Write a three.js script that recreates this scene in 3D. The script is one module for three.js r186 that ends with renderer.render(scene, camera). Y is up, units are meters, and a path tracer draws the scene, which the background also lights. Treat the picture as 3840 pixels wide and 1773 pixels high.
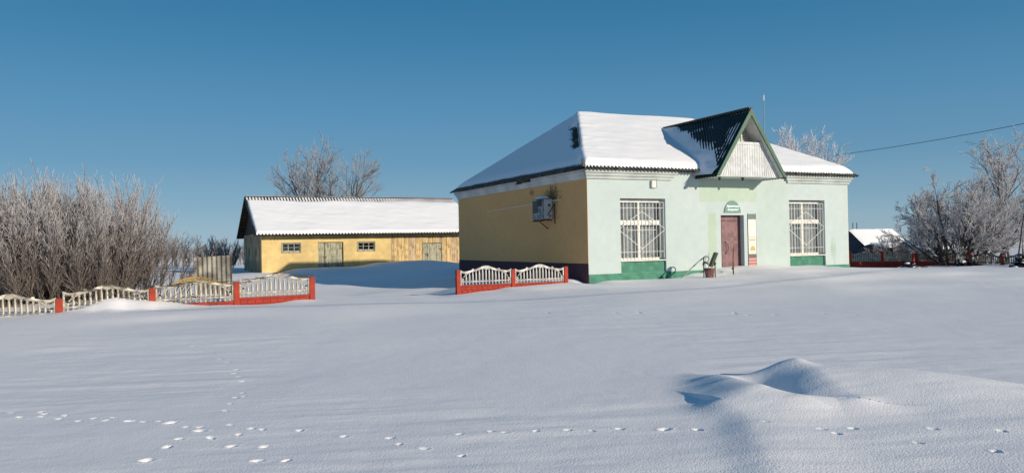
import * as THREE from 'three';
import { mergeGeometries } from 'three/addons/utils/BufferGeometryUtils.js';
import { RoundedBoxGeometry } from 'three/addons/geometries/RoundedBoxGeometry.js';

// ---------- camera, sky, sun, exposure ----------
const scene = new THREE.Scene();
const CAM = new THREE.Vector3(-13.644, 1.5, 22.367);
const camera = new THREE.PerspectiveCamera(2 * Math.atan(886.5 / 2877) * 180 / Math.PI, 1024 / 472, 0.1, 3000);
camera.position.copy(CAM);
camera.matrixAutoUpdate = true;
{
  const r = new THREE.Vector3(0.90094654, -0.01855072, 0.43353338), u = new THREE.Vector3(0.01278355, 0.99978682, 0.01621435), f = new THREE.Vector3(0.43374175, 0.00906616, -0.90099162);
  camera.quaternion.setFromRotationMatrix(new THREE.Matrix4().makeBasis(r, u, f.clone().negate()));
}
const SUN = new THREE.Vector3(0.44, 0.325, 1).normalize();

function hash(i, j, s = 0) { let h = (i * 374761393 + j * 668265263 + s * 2246822519) | 0; h = Math.imul(h ^ (h >>> 13), 1274126177); h ^= h >>> 16; return (h >>> 0) / 4294967296; }
function vnoise(x, y, s = 0, per = 0) {
  let i = Math.floor(x), j = Math.floor(y); const fx = x - i, fy = y - j;
  const w = (a) => per ? ((a % per) + per) % per : a;
  const u = fx * fx * (3 - 2 * fx), v = fy * fy * (3 - 2 * fy);
  const a = hash(w(i), w(j), s), b = hash(w(i + 1), w(j), s), c = hash(w(i), w(j + 1), s), d = hash(w(i + 1), w(j + 1), s);
  return a + (b - a) * u + (c - a) * v + (a - b - c + d) * u * v;
}
function fbm(x, y, o = 4, s = 0, per = 0) { let r = 0, a = 0.5, n = 0; for (let k = 0; k < o; k++) { r += a * vnoise(x, y, s + k * 17, per); n += a; x *= 2; y *= 2; per *= 2; a *= 0.5; } return r / n; }
function rng(seed) { let s = seed >>> 0; return () => { s = (s + 0x6D2B79F5) | 0; let t = Math.imul(s ^ (s >>> 15), 1 | s); t = (t + Math.imul(t ^ (t >>> 7), 61 | t)) ^ t; return ((t ^ (t >>> 14)) >>> 0) / 4294967296; }; }
const clamp = (x, a = 0, b = 1) => Math.min(b, Math.max(a, x));
const sstep = (a, b, x) => { const t = clamp((x - a) / (b - a)); return t * t * (3 - 2 * t); };
const lerp = (a, b, t) => a + (b - a) * t;

{ // clear winter sky: pale at the horizon, deeper blue upward
  const W = 256, H = 512, data = new Float32Array(W * H * 4);
  const stops = [[0, 0.345, 0.475, 0.560], [1.5, 0.300, 0.455, 0.555], [3, 0.235, 0.410, 0.540], [6, 0.150, 0.330, 0.500], [10, 0.100, 0.280, 0.475], [14, 0.062, 0.228, 0.418], [18, 0.038, 0.188, 0.362], [30, 0.040, 0.150, 0.300], [55, 0.040, 0.118, 0.245], [90, 0.040, 0.105, 0.220]];
  for (let j = 0; j < H; j++) {
    const el = Math.max(0, ((j + 0.5) / H - 0.5) * 180);
    let k = 0; while (k < stops.length - 2 && el > stops[k + 1][0]) k++;
    const t = clamp((el - stops[k][0]) / (stops[k + 1][0] - stops[k][0]));
    for (let i = 0; i < W; i++) { const o = (j * W + i) * 4, az = (i + 0.5) / W * 2 * Math.PI - Math.PI, e = el * Math.PI / 180; const cg = Math.cos(e) * Math.cos(az) * SUN.x + Math.sin(e) * SUN.y + Math.cos(e) * Math.sin(az) * SUN.z, F = 0.925 + 0.12 * cg * cg; for (let c = 0; c < 3; c++) data[o + c] = F * lerp(stops[k][c + 1], stops[k + 1][c + 1], t); data[o + 3] = 1; }
  }
  const sky = new THREE.DataTexture(data, W, H, THREE.RGBAFormat, THREE.FloatType);
  sky.mapping = THREE.EquirectangularReflectionMapping; sky.magFilter = sky.minFilter = THREE.LinearFilter; sky.needsUpdate = true;
  scene.background = sky; scene.environment = sky;
}
const sun = new THREE.DirectionalLight(new THREE.Color().setRGB(1, 0.87, 0.70), 4.55);
sun.position.copy(SUN).multiplyScalar(120); sun.castShadow = true; sun.shadow.radius = 1;
sun.shadow.mapSize.set(4096, 4096);
Object.assign(sun.shadow.camera, { left: -70, right: 70, top: 50, bottom: -50, near: 1, far: 320 });
scene.add(sun, sun.target);
const renderer = new THREE.WebGLRenderer({ antialias: true });
renderer.toneMapping = THREE.LinearToneMapping; renderer.toneMappingExposure = 1;
renderer.shadowMap.enabled = true; renderer.setSize(1024, 472);

// ---------- helpers ----------
const used = {};
function numbered(n) { const k = used[n] = (used[n] ?? -1) + 1; return k ? n + '_' + String(k).padStart(3, '0') : n; }
function tag(o, label, category, group, kind) { o.userData.label = label; if (category) o.userData.category = category; if (group) o.userData.group = group; if (kind) o.userData.kind = kind; return o; }
function thing(name, label, category, pos = [0, 0, 0], turn = 0, group) {
  const o = new THREE.Group(); o.name = numbered(name); o.position.set(...pos); o.rotation.y = turn; scene.add(o); return tag(o, label, category, group);
}
function put(name, geo, mat, parent = scene) {
  if (Array.isArray(geo)) geo = geo.length > 1 ? mergeGeometries(geo.map(g => g.index ? g.toNonIndexed() : g)) : geo[0];
  const m = new THREE.Mesh(geo, mat); m.name = parent === scene ? numbered(name) : name; m.castShadow = m.receiveShadow = true; parent.add(m); return m;
}
function sub(name, parent) { const o = new THREE.Group(); o.name = name; parent.add(o); return o; }
// uv in metres by the way each face points
function uvm(g) {
  const p = g.attributes.position, n = g.attributes.normal, uv = new Float32Array(p.count * 2);
  for (let i = 0; i < p.count; i++) {
    const ax = Math.abs(n.getX(i)), ay = Math.abs(n.getY(i)), az = Math.abs(n.getZ(i));
    const x = p.getX(i), y = p.getY(i), z = p.getZ(i);
    if (az >= ax && az >= ay) { uv[2 * i] = x; uv[2 * i + 1] = y; } else if (ax >= ay) { uv[2 * i] = z; uv[2 * i + 1] = y; } else { uv[2 * i] = x; uv[2 * i + 1] = z; }
  }
  g.setAttribute('uv', new THREE.BufferAttribute(uv, 2)); return g;
}
function bx(x0, x1, y0, y1, z0, z1) { const g = new THREE.BoxGeometry(Math.abs(x1 - x0), Math.abs(y1 - y0), Math.abs(z1 - z0)); g.translate((x0 + x1) / 2, (y0 + y1) / 2, (z0 + z1) / 2); return uvm(g); }
function rbx(x0, x1, y0, y1, z0, z1, r = 0.015) { const g = new RoundedBoxGeometry(Math.abs(x1 - x0), Math.abs(y1 - y0), Math.abs(z1 - z0), 1, r); g.translate((x0 + x1) / 2, (y0 + y1) / 2, (z0 + z1) / 2); return uvm(g); }
// a square bar between two points
function bar(a, b, w, d = w) {
  const A = new THREE.Vector3(...a), B = new THREE.Vector3(...b), L = A.distanceTo(B); const g = new THREE.BoxGeometry(w, L, d); uvm(g);
  const q = new THREE.Quaternion().setFromUnitVectors(new THREE.Vector3(0, 1, 0), B.clone().sub(A).normalize());
  g.applyQuaternion(q); g.translate((A.x + B.x) / 2, (A.y + B.y) / 2, (A.z + B.z) / 2); return g;
}
function pipe(pts, r, seg = 24, sides = 8, curved = true) {
  const V = pts.map(p => new THREE.Vector3(...p)); let c;
  if (curved) c = new THREE.CatmullRomCurve3(V, false, 'centripetal'); else { c = new THREE.CurvePath(); for (let i = 1; i < V.length; i++) c.add(new THREE.LineCurve3(V[i - 1], V[i])); }
  return new THREE.TubeGeometry(c, seg, r, sides, false);
}
function ext(shape, depth, z = 0, bevel = 0) { const g = new THREE.ExtrudeGeometry(shape, { depth, bevelEnabled: bevel > 0, bevelSize: bevel, bevelThickness: bevel, bevelSegments: 1, curveSegments: 10 }); g.translate(0, 0, z); return uvm(g); }
function poly(pts) { const s = new THREE.Shape(); pts.forEach((p, i) => i ? s.lineTo(...p) : s.moveTo(...p)); s.closePath(); return s; }
function grid(nu, nv, fn) { // an indexed surface from fn(u, v) -> [x, y, z, s, t]
  const P = new Float32Array((nu + 1) * (nv + 1) * 3), U = new Float32Array((nu + 1) * (nv + 1) * 2), I = []; let k = 0;
  for (let j = 0; j <= nv; j++) for (let i = 0; i <= nu; i++, k++) { const q = fn(i / nu, j / nv, i, j); P[3 * k] = q[0]; P[3 * k + 1] = q[1]; P[3 * k + 2] = q[2]; U[2 * k] = q[3] ?? q[0]; U[2 * k + 1] = q[4] ?? q[2]; }
  for (let j = 0; j < nv; j++) for (let i = 0; i < nu; i++) { const a = j * (nu + 1) + i, b = a + 1, c = a + nu + 1, d = c + 1; I.push(a, b, d, a, d, c); }
  const g = new THREE.BufferGeometry(); g.setAttribute('position', new THREE.BufferAttribute(P, 3)); g.setAttribute('uv', new THREE.BufferAttribute(U, 2)); g.setIndex(I); g.computeVertexNormals(); return g;
}
// ---------- textures and materials ----------
function tex(w, h, fn, srgb = true) {
  const d = new Uint8Array(w * h * 4); for (let j = 0; j < h; j++) for (let i = 0; i < w; i++) { const c = fn(i / w, j / h, i, j), o = 4 * (j * w + i); d[o] = clamp(c[0], 0, 255); d[o + 1] = clamp(c[1], 0, 255); d[o + 2] = clamp(c[2], 0, 255); d[o + 3] = 255; }
  const t = new THREE.DataTexture(d, w, h); t.wrapS = t.wrapT = THREE.RepeatWrapping; t.magFilter = THREE.LinearFilter; t.minFilter = THREE.LinearFilter; if (srgb) t.colorSpace = THREE.SRGBColorSpace; t.needsUpdate = true; return t;
}
function rep(t, a, b = a) { const c = t.clone(); c.repeat.set(a, b); c.needsUpdate = true; return c; }
const grainT = tex(512, 512, (u, v) => { const n = 255 * clamp(0.5 + 1.1 * (fbm(u * 64, v * 64, 3, 5, 64) - 0.5) + 0.5 * (fbm(u * 8, v * 8, 3, 9, 8) - 0.5)); return [n, n, n]; }, false);
const snowT = tex(1024, 1024, (u, v) => { const n = 255 * clamp(0.5 + 0.9 * (fbm(u * 256, v * 256, 2, 6, 256) - 0.5) + 0.35 * (fbm(u * 24, v * 24, 3, 9, 24) - 0.5)); return [n, n, n]; }, false);
const plasterT = tex(512, 512, (u, v) => { const n = 255 * clamp(0.5 + 0.9 * (fbm(u * 32, v * 32, 4, 21, 32) - 0.5) + 0.8 * (fbm(u * 6, v * 6, 3, 3, 6) - 0.5)); return [n, n, n]; }, false);
// a light mottling in grey, multiplied by the material's colour
const mottle = (lo, hi, f, seed, sx = 1, sy = 1) => tex(256, 256, (u, v) => { const n = lerp(lo, hi, clamp(1.6 * (fbm(u * f * sx, v * f * sy, 5, seed, f) - 0.5) + 0.5)); return [n, n * 0.995, n * 0.98]; });
const softT = mottle(190, 255, 8, 33);
const paintT = mottle(222, 255, 8, 31), grimeT = mottle(120, 255, 8, 41), concreteT = mottle(150, 255, 6, 51);
const woodT = tex(256, 256, (u, v) => { const g = fbm(u * 48, v * 3, 4, 61, 0), k = fbm(u * 5, v * 5, 3, 71, 5); const n = 255 * clamp(0.80 + 0.6 * (g - 0.5) + 0.35 * (k - 0.5)); return [n, n * 0.985, n * 0.96]; });
const C = (r, g, b) => new THREE.Color().setRGB(r, g, b);
const std = (color, o = {}) => new THREE.MeshStandardMaterial({ color, roughness: 0.85, ...o });
const M = {
  snow: std(C(0.90, 0.89, 0.90), { roughness: 0.8, bumpMap: rep(snowT, 0.42), bumpScale: 0.0032 }),
  roofSnow: std(C(0.88, 0.89, 0.91), { roughness: 0.75, bumpMap: rep(grainT, 0.5), bumpScale: 0.003 }),
  ochre: std(C(0.62, 0.47, 0.20), { map: rep(paintT, 0.4), bumpMap: rep(plasterT, 0.8), bumpScale: 0.0025 }),
  yellow: std(C(0.74, 0.56, 0.25), { map: rep(paintT, 0.35), bumpMap: rep(plasterT, 0.8), bumpScale: 0.003 }),
  purple: std(C(0.07, 0.026, 0.045), { map: rep(paintT, 0.5), bumpMap: rep(plasterT, 1), bumpScale: 0.006 }),
  green: std(C(0.034, 0.245, 0.16), { map: rep(softT, 0.7), bumpMap: rep(plasterT, 1), bumpScale: 0.008, roughness: 0.6 }),
  mint: std(C(0.48, 0.535, 0.53), { map: rep(paintT, 0.5), bumpMap: rep(plasterT, 0.8), bumpScale: 0.006 }),
  whiteStone: std(C(0.74, 0.74, 0.74), { map: rep(paintT, 0.5) }),
  white: std(C(0.78, 0.77, 0.74), { map: rep(paintT, 1.2), roughness: 0.6 }),
  grill: std(C(0.74, 0.74, 0.72), { roughness: 0.6 }),
  slate: std(C(0.20, 0.195, 0.175), { map: rep(grimeT, 0.6), bumpMap: rep(grainT, 1.5), bumpScale: 0.004 }),
  slateOld: std(C(0.085, 0.072, 0.055), { map: rep(grimeT, 0.6) }),
  slatePale: std(C(0.41, 0.39, 0.34), { map: rep(concreteT, 0.9), bumpMap: rep(grainT, 1.5), bumpScale: 0.004 }),
  darkRoof: new THREE.MeshPhysicalMaterial({ color: C(0.010, 0.022, 0.024), roughness: 0.45, metalness: 0.0, map: rep(paintT, 0.6) }),
  barge: std(C(0.04, 0.125, 0.08), { roughness: 0.5, map: rep(paintT, 0.8) }),
  ribbed: std(C(0.63, 0.66, 0.69), { roughness: 0.55, map: rep(paintT, 0.9) }),
  soffit: std(C(0.66, 0.66, 0.62), { map: rep(paintT, 0.9) }),
  door: std(C(0.266, 0.147, 0.16), { roughness: 0.7, map: rep(softT, 0.9) }),
  dark: std(C(0.02, 0.02, 0.02), { roughness: 0.6 }),
  brown: std(C(0.055, 0.035, 0.028), { roughness: 0.5, map: rep(paintT, 2) }),
  redBrown: std(C(0.21, 0.065, 0.06), { roughness: 0.55, map: rep(grimeT, 1.5) }),
  binRed: std(C(0.33, 0.13, 0.125), { roughness: 0.6, map: rep(grimeT, 1.5) }),
  greyMetal: std(C(0.20, 0.24, 0.22), { roughness: 0.5, metalness: 0.3 }),
  rust: std(C(0.17, 0.085, 0.045), { map: rep(grimeT, 2) }),
  glass: new THREE.MeshPhysicalMaterial({ color: C(0.95, 0.97, 0.97), roughness: 0.02, transmission: 1, thickness: 0, ior: 1.45 }),
  curtain: new THREE.MeshPhysicalMaterial({ color: C(0.45, 0.45, 0.45), roughness: 1, transmission: 0.25, thickness: 0, side: THREE.DoubleSide }),
  fenceRed: std(C(0.40, 0.05, 0.03), { map: rep(paintT, 1.5), bumpMap: rep(plasterT, 2), bumpScale: 0.002, roughness: 0.92 }),
  fenceRed2: std(C(0.36, 0.045, 0.027), { map: rep(paintT, 1.5), bumpMap: rep(plasterT, 2), bumpScale: 0.002, roughness: 0.92 }),
  concreteWhite: std(C(0.84, 0.82, 0.79), { map: rep(concreteT, 1.3) }),
  concreteOld: std(C(0.82, 0.77, 0.67), { map: rep(grimeT, 1.6) }),
  plankYellow: std(C(0.85, 0.63, 0.31), { map: rep(woodT, 1.2, 0.8) }),  // yellower board colour, mixed at random with the greyer one
  plankGrey: std(C(0.72, 0.56, 0.36), { map: rep(woodT, 1.2, 0.8) }),
  plankDark: std(C(0.07, 0.058, 0.045), { map: rep(woodT, 1.2, 0.8) }),
  shedDoor: std(C(0.52, 0.52, 0.40), { map: rep(woodT, 1.3, 0.7) }),
  shedFrame: std(C(0.46, 0.48, 0.36), { map: rep(woodT, 1.5, 1.5) }),
  greyWall: std(C(0.60, 0.45, 0.27), { map: rep(grimeT, 0.3), bumpMap: rep(plasterT, 0.8), bumpScale: 0.006 }),
  interior: std(C(0.25, 0.24, 0.22)),
  straw: std(C(0.52, 0.36, 0.12)),
  bark: std(C(0.075, 0.06, 0.048)), barkDark: std(C(0.04, 0.034, 0.03)),
  stemBrown: std(C(0.10, 0.078, 0.06)),
  twigFrost: std(C(0.49, 0.475, 0.49)), twigTree: std(C(0.50, 0.495, 0.515)), twigGrey: std(C(0.33, 0.33, 0.35)), twigBare: std(C(0.20, 0.17, 0.155)), frost: std(C(0.62, 0.63, 0.66)),
  houseWall: std(C(0.22, 0.15, 0.12), { map: rep(grimeT, 0.4) }), houseDark: std(C(0.05, 0.055, 0.075)),
};

// ---------- the ground ----------
const CTRL = [
  // x, z, y
  [-13, 18, 0], [-10, 14, 0], [-5, 12, 0], [-15, 11, 0], [-8, 8, 0], [-13, 6, 0.03], [0, 9, 0.02], [5, 9, 0.0], [12, 8, 0.06], [18, 8, 0.03], [25, 10, 0], [-20, 20, 0], [-16, 30, 0], [0, 25, 0], [20, 25, 0], [-25, 8, 0], [-8, 17, 0.0], [-6, 18, 0],
  [-18, 3.4, 0.1], [-16.4, 3.2, 0.12], [-15.3, 3.4, 0.13], [-13.5, 3.6, 0.13], [-11.6, 3.4, 0.14], [-10.6, 3, 0.12], [-9.7, 2.4, 0.13], [-10.7, 2.35, 0.08],
  [-18, 0, 0.2], [-15, 0, 0.25], [-12.5, 0.5, 0.3], [-10.5, 0, 0.1], [-11, -5, -0.1], [-15, -6, 0.05],
  [-7.5, 1.2, 0.04], [-5.6, 0, -0.1], [-5.8, -2.6, -0.2], [-5, -9, -0.32], [-3, -5, -0.25], [-8, -6, -0.28], [-9, -14, -0.25],
  [-4.9, 0.5, -0.05], [-4, 0.5, 0], [-3.03, 0.5, 0.11], [-2, 0.5, 0.13], [-1.1, 0.5, 0.17], [-3, -1.5, 0.05], [-1.2, -1, 0.22], [-0.6, -0.6, 0.24], [-4.9, 2, 0], [-2, 2, 0.05],
  [0, 0.1, 0.02], [0.7, 0.1, 0.17], [2, 0.1, 0.15], [3.3, 0.1, 0.15], [4.9, 0.1, 0.31], [5.8, 0.1, 0.48], [6.8, 0.1, 0.5], [8, 0.1, 0.48], [9.25, 0.1, 0.4], [10.2, 0.1, 0.42], [11.2, 0.1, 0.32], [12.3, 0.1, 0.26], [13.5, 0.3, 0.2],
  [3, 1.2, 0.2], [4, 1.3, 0.22], [5.1, 1.3, 0.25], [6.3, 1.1, 0.40], [8, 1.2, 0.38], [9.6, 1.2, 0.36], [11.5, 1.2, 0.26], [1, 1.2, 0.12], [0, 3, 0.06], [4, 3.0, 0.17], [8, 3.2, 0.27], [12, 3.6, 0.22], [15, 0, 0.10], [15.5, 4, 0.14], [2, 5.5, 0.05], [7, 6, 0.08], [12, 6.2, 0.1],
  [-7.3, -24.9, -0.02], [-4.1, -24.8, 0.22], [-2, -24.8, 0.21], [0.5, -24.8, 0.42], [1.6, -24.8, 0.51], [2.9, -24.8, 0.53], [3.9, -24.8, 0.42], [5.2, -24.8, 0.12], [0.5, -20, 0.1], [3, -20, 0.2], [-3, -18, -0.15], [-7.5, -20, -0.2], [2, -15, -0.2],
  [21.3, -7.4, -0.35], [24.4, -6, -0.3], [23.5, -3, -0.05], [22.7, 0, 0.05], [18.5, -5, -0.34], [22, 4, 0.1], [30, 0, -0.3], [30, -15, -0.6], [45, -25, -0.9], [60, -40, -1.2],
  [-8.5, -30, -0.1], [-13, -25, -0.2], [-25, -20, -0.3], [-30, -60, -0.9], [0, -60, -0.6], [30, -60, -1], [-60, -40, -1], [0, -120, -1.5], [80, 0, -0.8], [-60, 20, 0], [60, 40, 0], [0, 60, 0],
];
const PRINTS = [[-14.78,13.83,1],[-14.68,14.11,1],[-14.53,13.93,1],[-14.49,14.05,1],[-14.5,14.17,1],[-14.31,14.24,1],[-14.35,14.35,1],[-14.18,14.57,1],[-14.06,14.53,1],[-13.96,14.69,1],[-13.91,14.6,1],[-13.77,14.84,1.7],[-13.66,14.94,1],[-13.54,14.98,1],[-13.45,15.11,1.7],[-13.34,15.34,1],[-13.23,15.41,1],[-13.24,15.56,1.5],[-13.18,15.84,1.5],[-13.0,15.47,1],[-12.86,15.7,1],[-12.78,15.78,1],[-12.97,15.85,1],[-12.51,15.96,1],[-13.06,16.19,1.3],[-12.84,16.33,1.3],[-13.41,15.75,1],[-13.5,15.96,1.4],[-13.64,16.29,1.5],[-12.94,16.72,1.4],[-12.76,16.82,1.3],[-13.22,8.66,1],[-13.06,9.35,1],[-12.96,9.66,1],[-12.76,10.58,1],[-12.72,11.23,1],[-12.66,11.59,1],[-12.62,12.28,1],[-12.67,12.53,1],[-12.65,12.84,1],[-12.65,13.23,1],[-12.74,13.98,1],[-12.83,14.22,1],[-12.75,14.19,1],[-12.91,14.51,1],[-12.98,14.82,1],[-12.24,16.34,1],[-11.94,16.58,1],[-11.93,16.79,1],[-11.81,17.01,1],[-11.43,16.76,1],[-11.18,16.8,1],[-11.1,16.89,1],[-10.86,16.96,1],[-10.62,17.05,1],[-10.46,17.15,1],[-10.23,17.2,1],[-11.64,17.32,1],[-9.93,17.38,1.5],[-9.72,17.53,1],[-9.22,17.75,1],[-8.94,18.05,1],[-8.94,18.19,1],[-8.69,18.13,1],[-8.62,18.63,1],[-8.19,18.44,1],[-7.81,18.73,1],[-8.36,19.03,1.2],[-5.9,8.01,1.3],[-5.85,8.27,1.3],[-4.86,9.01,1.3],[-4.6,9.21,1.3],[-4.37,9.16,1.3],[-4.28,9.45,1.3],[-2.97,10.44,1.3],[-2.95,10.77,1.3],[-2.54,11.08,1.3],[-1.8,11.63,1.3],[-1.47,12.08,1.3]];
const printCells = new Map();
PRINTS.forEach(([x, z, s], k) => { const r = rng(900 + k); const p = [x, z, s, r() * Math.PI, 0.4 + r() * 0.5, 0.55 + 0.6 * r()]; for (let i = -1; i <= 1; i++) for (let j = -1; j <= 1; j++) { const key = (Math.floor(x / 0.5) + i) + ',' + (Math.floor(z / 0.5) + j); if (!printCells.has(key)) printCells.set(key, []); printCells.get(key).push(p); } });
// frame of the wind-scooped drift in the foreground
const DO = [-7.76, 16.64];
function capsule(r, f, a, b, w) { const vx = b[0] - a[0], vy = b[1] - a[1]; const t = clamp(((r - a[0]) * vx + (f - a[1]) * vy) / (vx * vx + vy * vy)); const dx = r - a[0] - t * vx, dy = f - a[1] - t * vy; return [Math.hypot(dx, dy) / w, t, dx * vy - dy * vx]; }
const gauss = (d) => Math.exp(-d * d);
function drift(x, z) {
  const r = (x - DO[0]) * 0.901 + (z - DO[1]) * 0.4337, f = (x - DO[0]) * 0.4337 - (z - DO[1]) * 0.901;
  if (Math.abs(r) > 4 || Math.abs(f) > 4.5) return 0;
  let h = 0;
  // hill with a steep face to the left and a long near slope
  const fc = 0.25 - 0.4 * Math.max(0, r), q = f - fc; h += 0.20 * sstep(-0.46, 0.24, r) * (1 - 0.9 * sstep(0.8, 2.9, r)) * gauss(q / (q > 0 ? 0.42 : 0.95));
  h += 0.03 * gauss(Math.hypot((r - 0.22) / 0.14, (f + 1.0) / 0.14));
  // lip that curls round the hollow at its foot
  const lip = [[-0.74, 0.46, 0.05], [-0.70, 0.10, 0.12], [-0.64, -0.30, 0.15], [-0.56, -0.68, 0.145], [-0.35, -0.95, 0.11], [-0.02, -1.02, 0.06]]; let K = 0;
  for (let i = 1; i < lip.length; i++) { const [d, t, sd] = capsule(r, f, lip[i - 1], lip[i], 1); K = Math.max(K, gauss(d / (sd < 0 ? 0.15 : i < 3 ? 0.30 : 0.40)) * lerp(lip[i - 1][2], lip[i][2], t)); }
  h += K;
  const [d2, t2] = capsule(r, f, [-0.5, 0.45], [0.12, 0.36], 0.16); h += lerp(0.05, 0.08, t2) * gauss(d2);
  h -= 0.05 * gauss(Math.hypot((r + 0.32) / 0.24, (f + 0.25) / 0.5));
  // spur towards the viewer, steep to the left
  const sp = [[-1.0, -1.03, 0.07], [-0.9, -1.4, 0.052], [-1.0, -2.0, 0.042], [-1.13, -2.65, 0.04], [-1.3, -3.4, 0.015]]; let S = 0;
  for (let i = 1; i < sp.length; i++) { const [d, t, sd] = capsule(r, f, sp[i - 1], sp[i], 1); S = Math.max(S, gauss(d / (sd > 0 ? 0.22 : 0.5)) * lerp(sp[i - 1][2], sp[i][2], t)); }
  return h + S;
}
function bankLine(x) { return 2.70 - 0.087 * (x + 15.34); }
function ground(x, z, fine = true) {
  let s = 0, w = 0;
  for (const [cx, cz, cy] of CTRL) { const d = (x - cx) ** 2 + (z - cz) ** 2; const k = 1 / (d * d + 0.15 * d + 0.05); s += k * cy; w += k; }
  let h = s / w;
  // bank against the ornamental fence by the shrubs
  if (x > -19 && x < -9 && z > -2 && z < 5) {
    const q = z - bankLine(x), A = 0.26 * gauss((x + 14.3) / 0.7) + 0.13 * gauss((x + 13.3) / 0.6) + 0.05 * gauss((x + 10.1) / 0.5);
    h += A * (0.72 + 0.6 * fbm(x * 2.3, z * 2.3, 3, 84)) * (q > 0 ? sstep(0.5 + 0.3 * vnoise(x * 3, 2, 85), 0.05, q) : sstep(-2, 0, q));
  }
  h += 0.05 * (fbm(x * 0.25 + 9, z * 0.25, 3, 77) - 0.5) + 0.016 * (fbm(x * 1.1, z * 0.8 + 40, 3, 78) - 0.5);
  if (fine) { h += 0.005 * (fbm(x * 5, z * 4, 3, 79) - 0.5); const wx = x * 0.95 + z * 0.3, wz = z * 0.95 - x * 0.3, pt = sstep(0.5, 0.68, fbm(x * 0.22 + 3, z * 0.22 + 8, 3, 81)); h += pt * 0.022 * (fbm(wx * 0.7, wz * 3.2, 3, 82) - 0.5); }
  h += drift(x, z);
  const cell = printCells.get(Math.floor(x / 0.5) + ',' + Math.floor(z / 0.5));
  if (cell) for (const [px, pz, ps, a, e, dp] of cell) { const dx = x - px, dz = z - pz, c = Math.cos(a), n = Math.sin(a), R = 0.029 * ps * (1 + 0.5 * (vnoise(x * 45, z * 45, 6) - 0.5)); const d = Math.hypot((dx * c + dz * n) / R, (-dx * n + dz * c) / (R * e)); if (d < 2.6) h += -0.024 * ps * dp * Math.exp(-(d ** 3)) + 0.003 * ps * gauss((d - 1.5) / 0.45); }
  return h;
}
{ // one sheet from the viewer's feet to the horizon
  const head = Math.atan2(0.43374, -0.90099), fineN = 620, fineA = 42 * Math.PI / 180, coarseN = 90; // angles measured from the viewing direction
  const ang = []; for (let i = 0; i <= fineN; i++) ang.push(-fineA + 2 * fineA * i / fineN); for (let i = 1; i < coarseN; i++) ang.push(fineA + (2 * Math.PI - 2 * fineA) * i / coarseN);
  const rad = [0.4, 1, 2, 3, 3.8]; { let r = 4.2; while (r < 60) { rad.push(r); r *= r < 11 ? 1.0024 : r < 16 ? 1.005 : r < 32 ? 1.010 : 1.022; } while (r < 2500) { rad.push(r); r *= 1.25; } rad.push(2600); }
  const nA = ang.length, nR = rad.length, P = new Float32Array(nA * nR * 3), U = new Float32Array(nA * nR * 2), I = []; let k = 0;
  for (let j = 0; j < nR; j++) for (let i = 0; i < nA; i++, k++) { const a = head + ang[i], x = CAM.x + Math.sin(a) * rad[j], z = CAM.z + Math.cos(a) * rad[j]; P[3 * k] = x; P[3 * k + 1] = ground(x, z); P[3 * k + 2] = z; U[2 * k] = x; U[2 * k + 1] = z; }
  for (let j = 0; j < nR - 1; j++) for (let i = 0; i < nA; i++) { const a = j * nA + i, b = j * nA + (i + 1) % nA, c = a + nA, d = b + nA; I.push(a, d, b, a, c, d); }
  const g = new THREE.BufferGeometry(); g.setAttribute('position', new THREE.BufferAttribute(P, 3)); g.setAttribute('uv', new THREE.BufferAttribute(U, 2)); g.setIndex(I); g.computeVertexNormals();
  if (g.attributes.normal.getY(Math.floor(k / 2)) < 0) { for (let q = 0; q < I.length; q += 3) { const t = I[q + 1]; I[q + 1] = I[q + 2]; I[q + 2] = t; } g.setIndex(I); g.computeVertexNormals(); }
  tag(put('ground', g, M.snow), 'wide snow-covered ground with drifts and animal tracks', 'ground', null, 'structure');
}

// ---------- corrugated sheets ----------
// origin o, unit vectors e (along the eave), n (outward normal), s (up the slope); a0..a1 along, b0..b1 up; lim(b) -> [min a, max a]
function corrugated(o, e, s, n, a0, a1, b0, b1, pitch, amp, lim, per = 6, thick = 0.008, nv = 1, trap = false) {
  const nu = Math.max(2, Math.round((a1 - a0) / pitch * per));
  const wave = (a) => { const t = Math.cos(2 * Math.PI * a / pitch); return amp * (trap ? clamp(t * 1.9, -1, 1) : t); };
  const at = (a, b, off) => { const l = lim ? lim(b) : [-1e9, 1e9]; const q = clamp(a, l[0], l[1]); const h = wave(q) + off; return [o[0] + e[0] * q + s[0] * b + n[0] * h, o[1] + e[1] * q + s[1] * b + n[1] * h, o[2] + e[2] * q + s[2] * b + n[2] * h, q, b]; };
  const top = grid(nu, nv, (u, v) => at(lerp(a0, a1, u), lerp(b0, b1, v), thick));
  const bot = grid(nu, nv, (u, v) => at(lerp(a1, a0, u), lerp(b0, b1, v), 0));
  const lip = grid(nu, 1, (u, v) => at(lerp(a0, a1, u), b0, v * thick));
  return mergeGeometries([top, bot, lip]);
}

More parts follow.
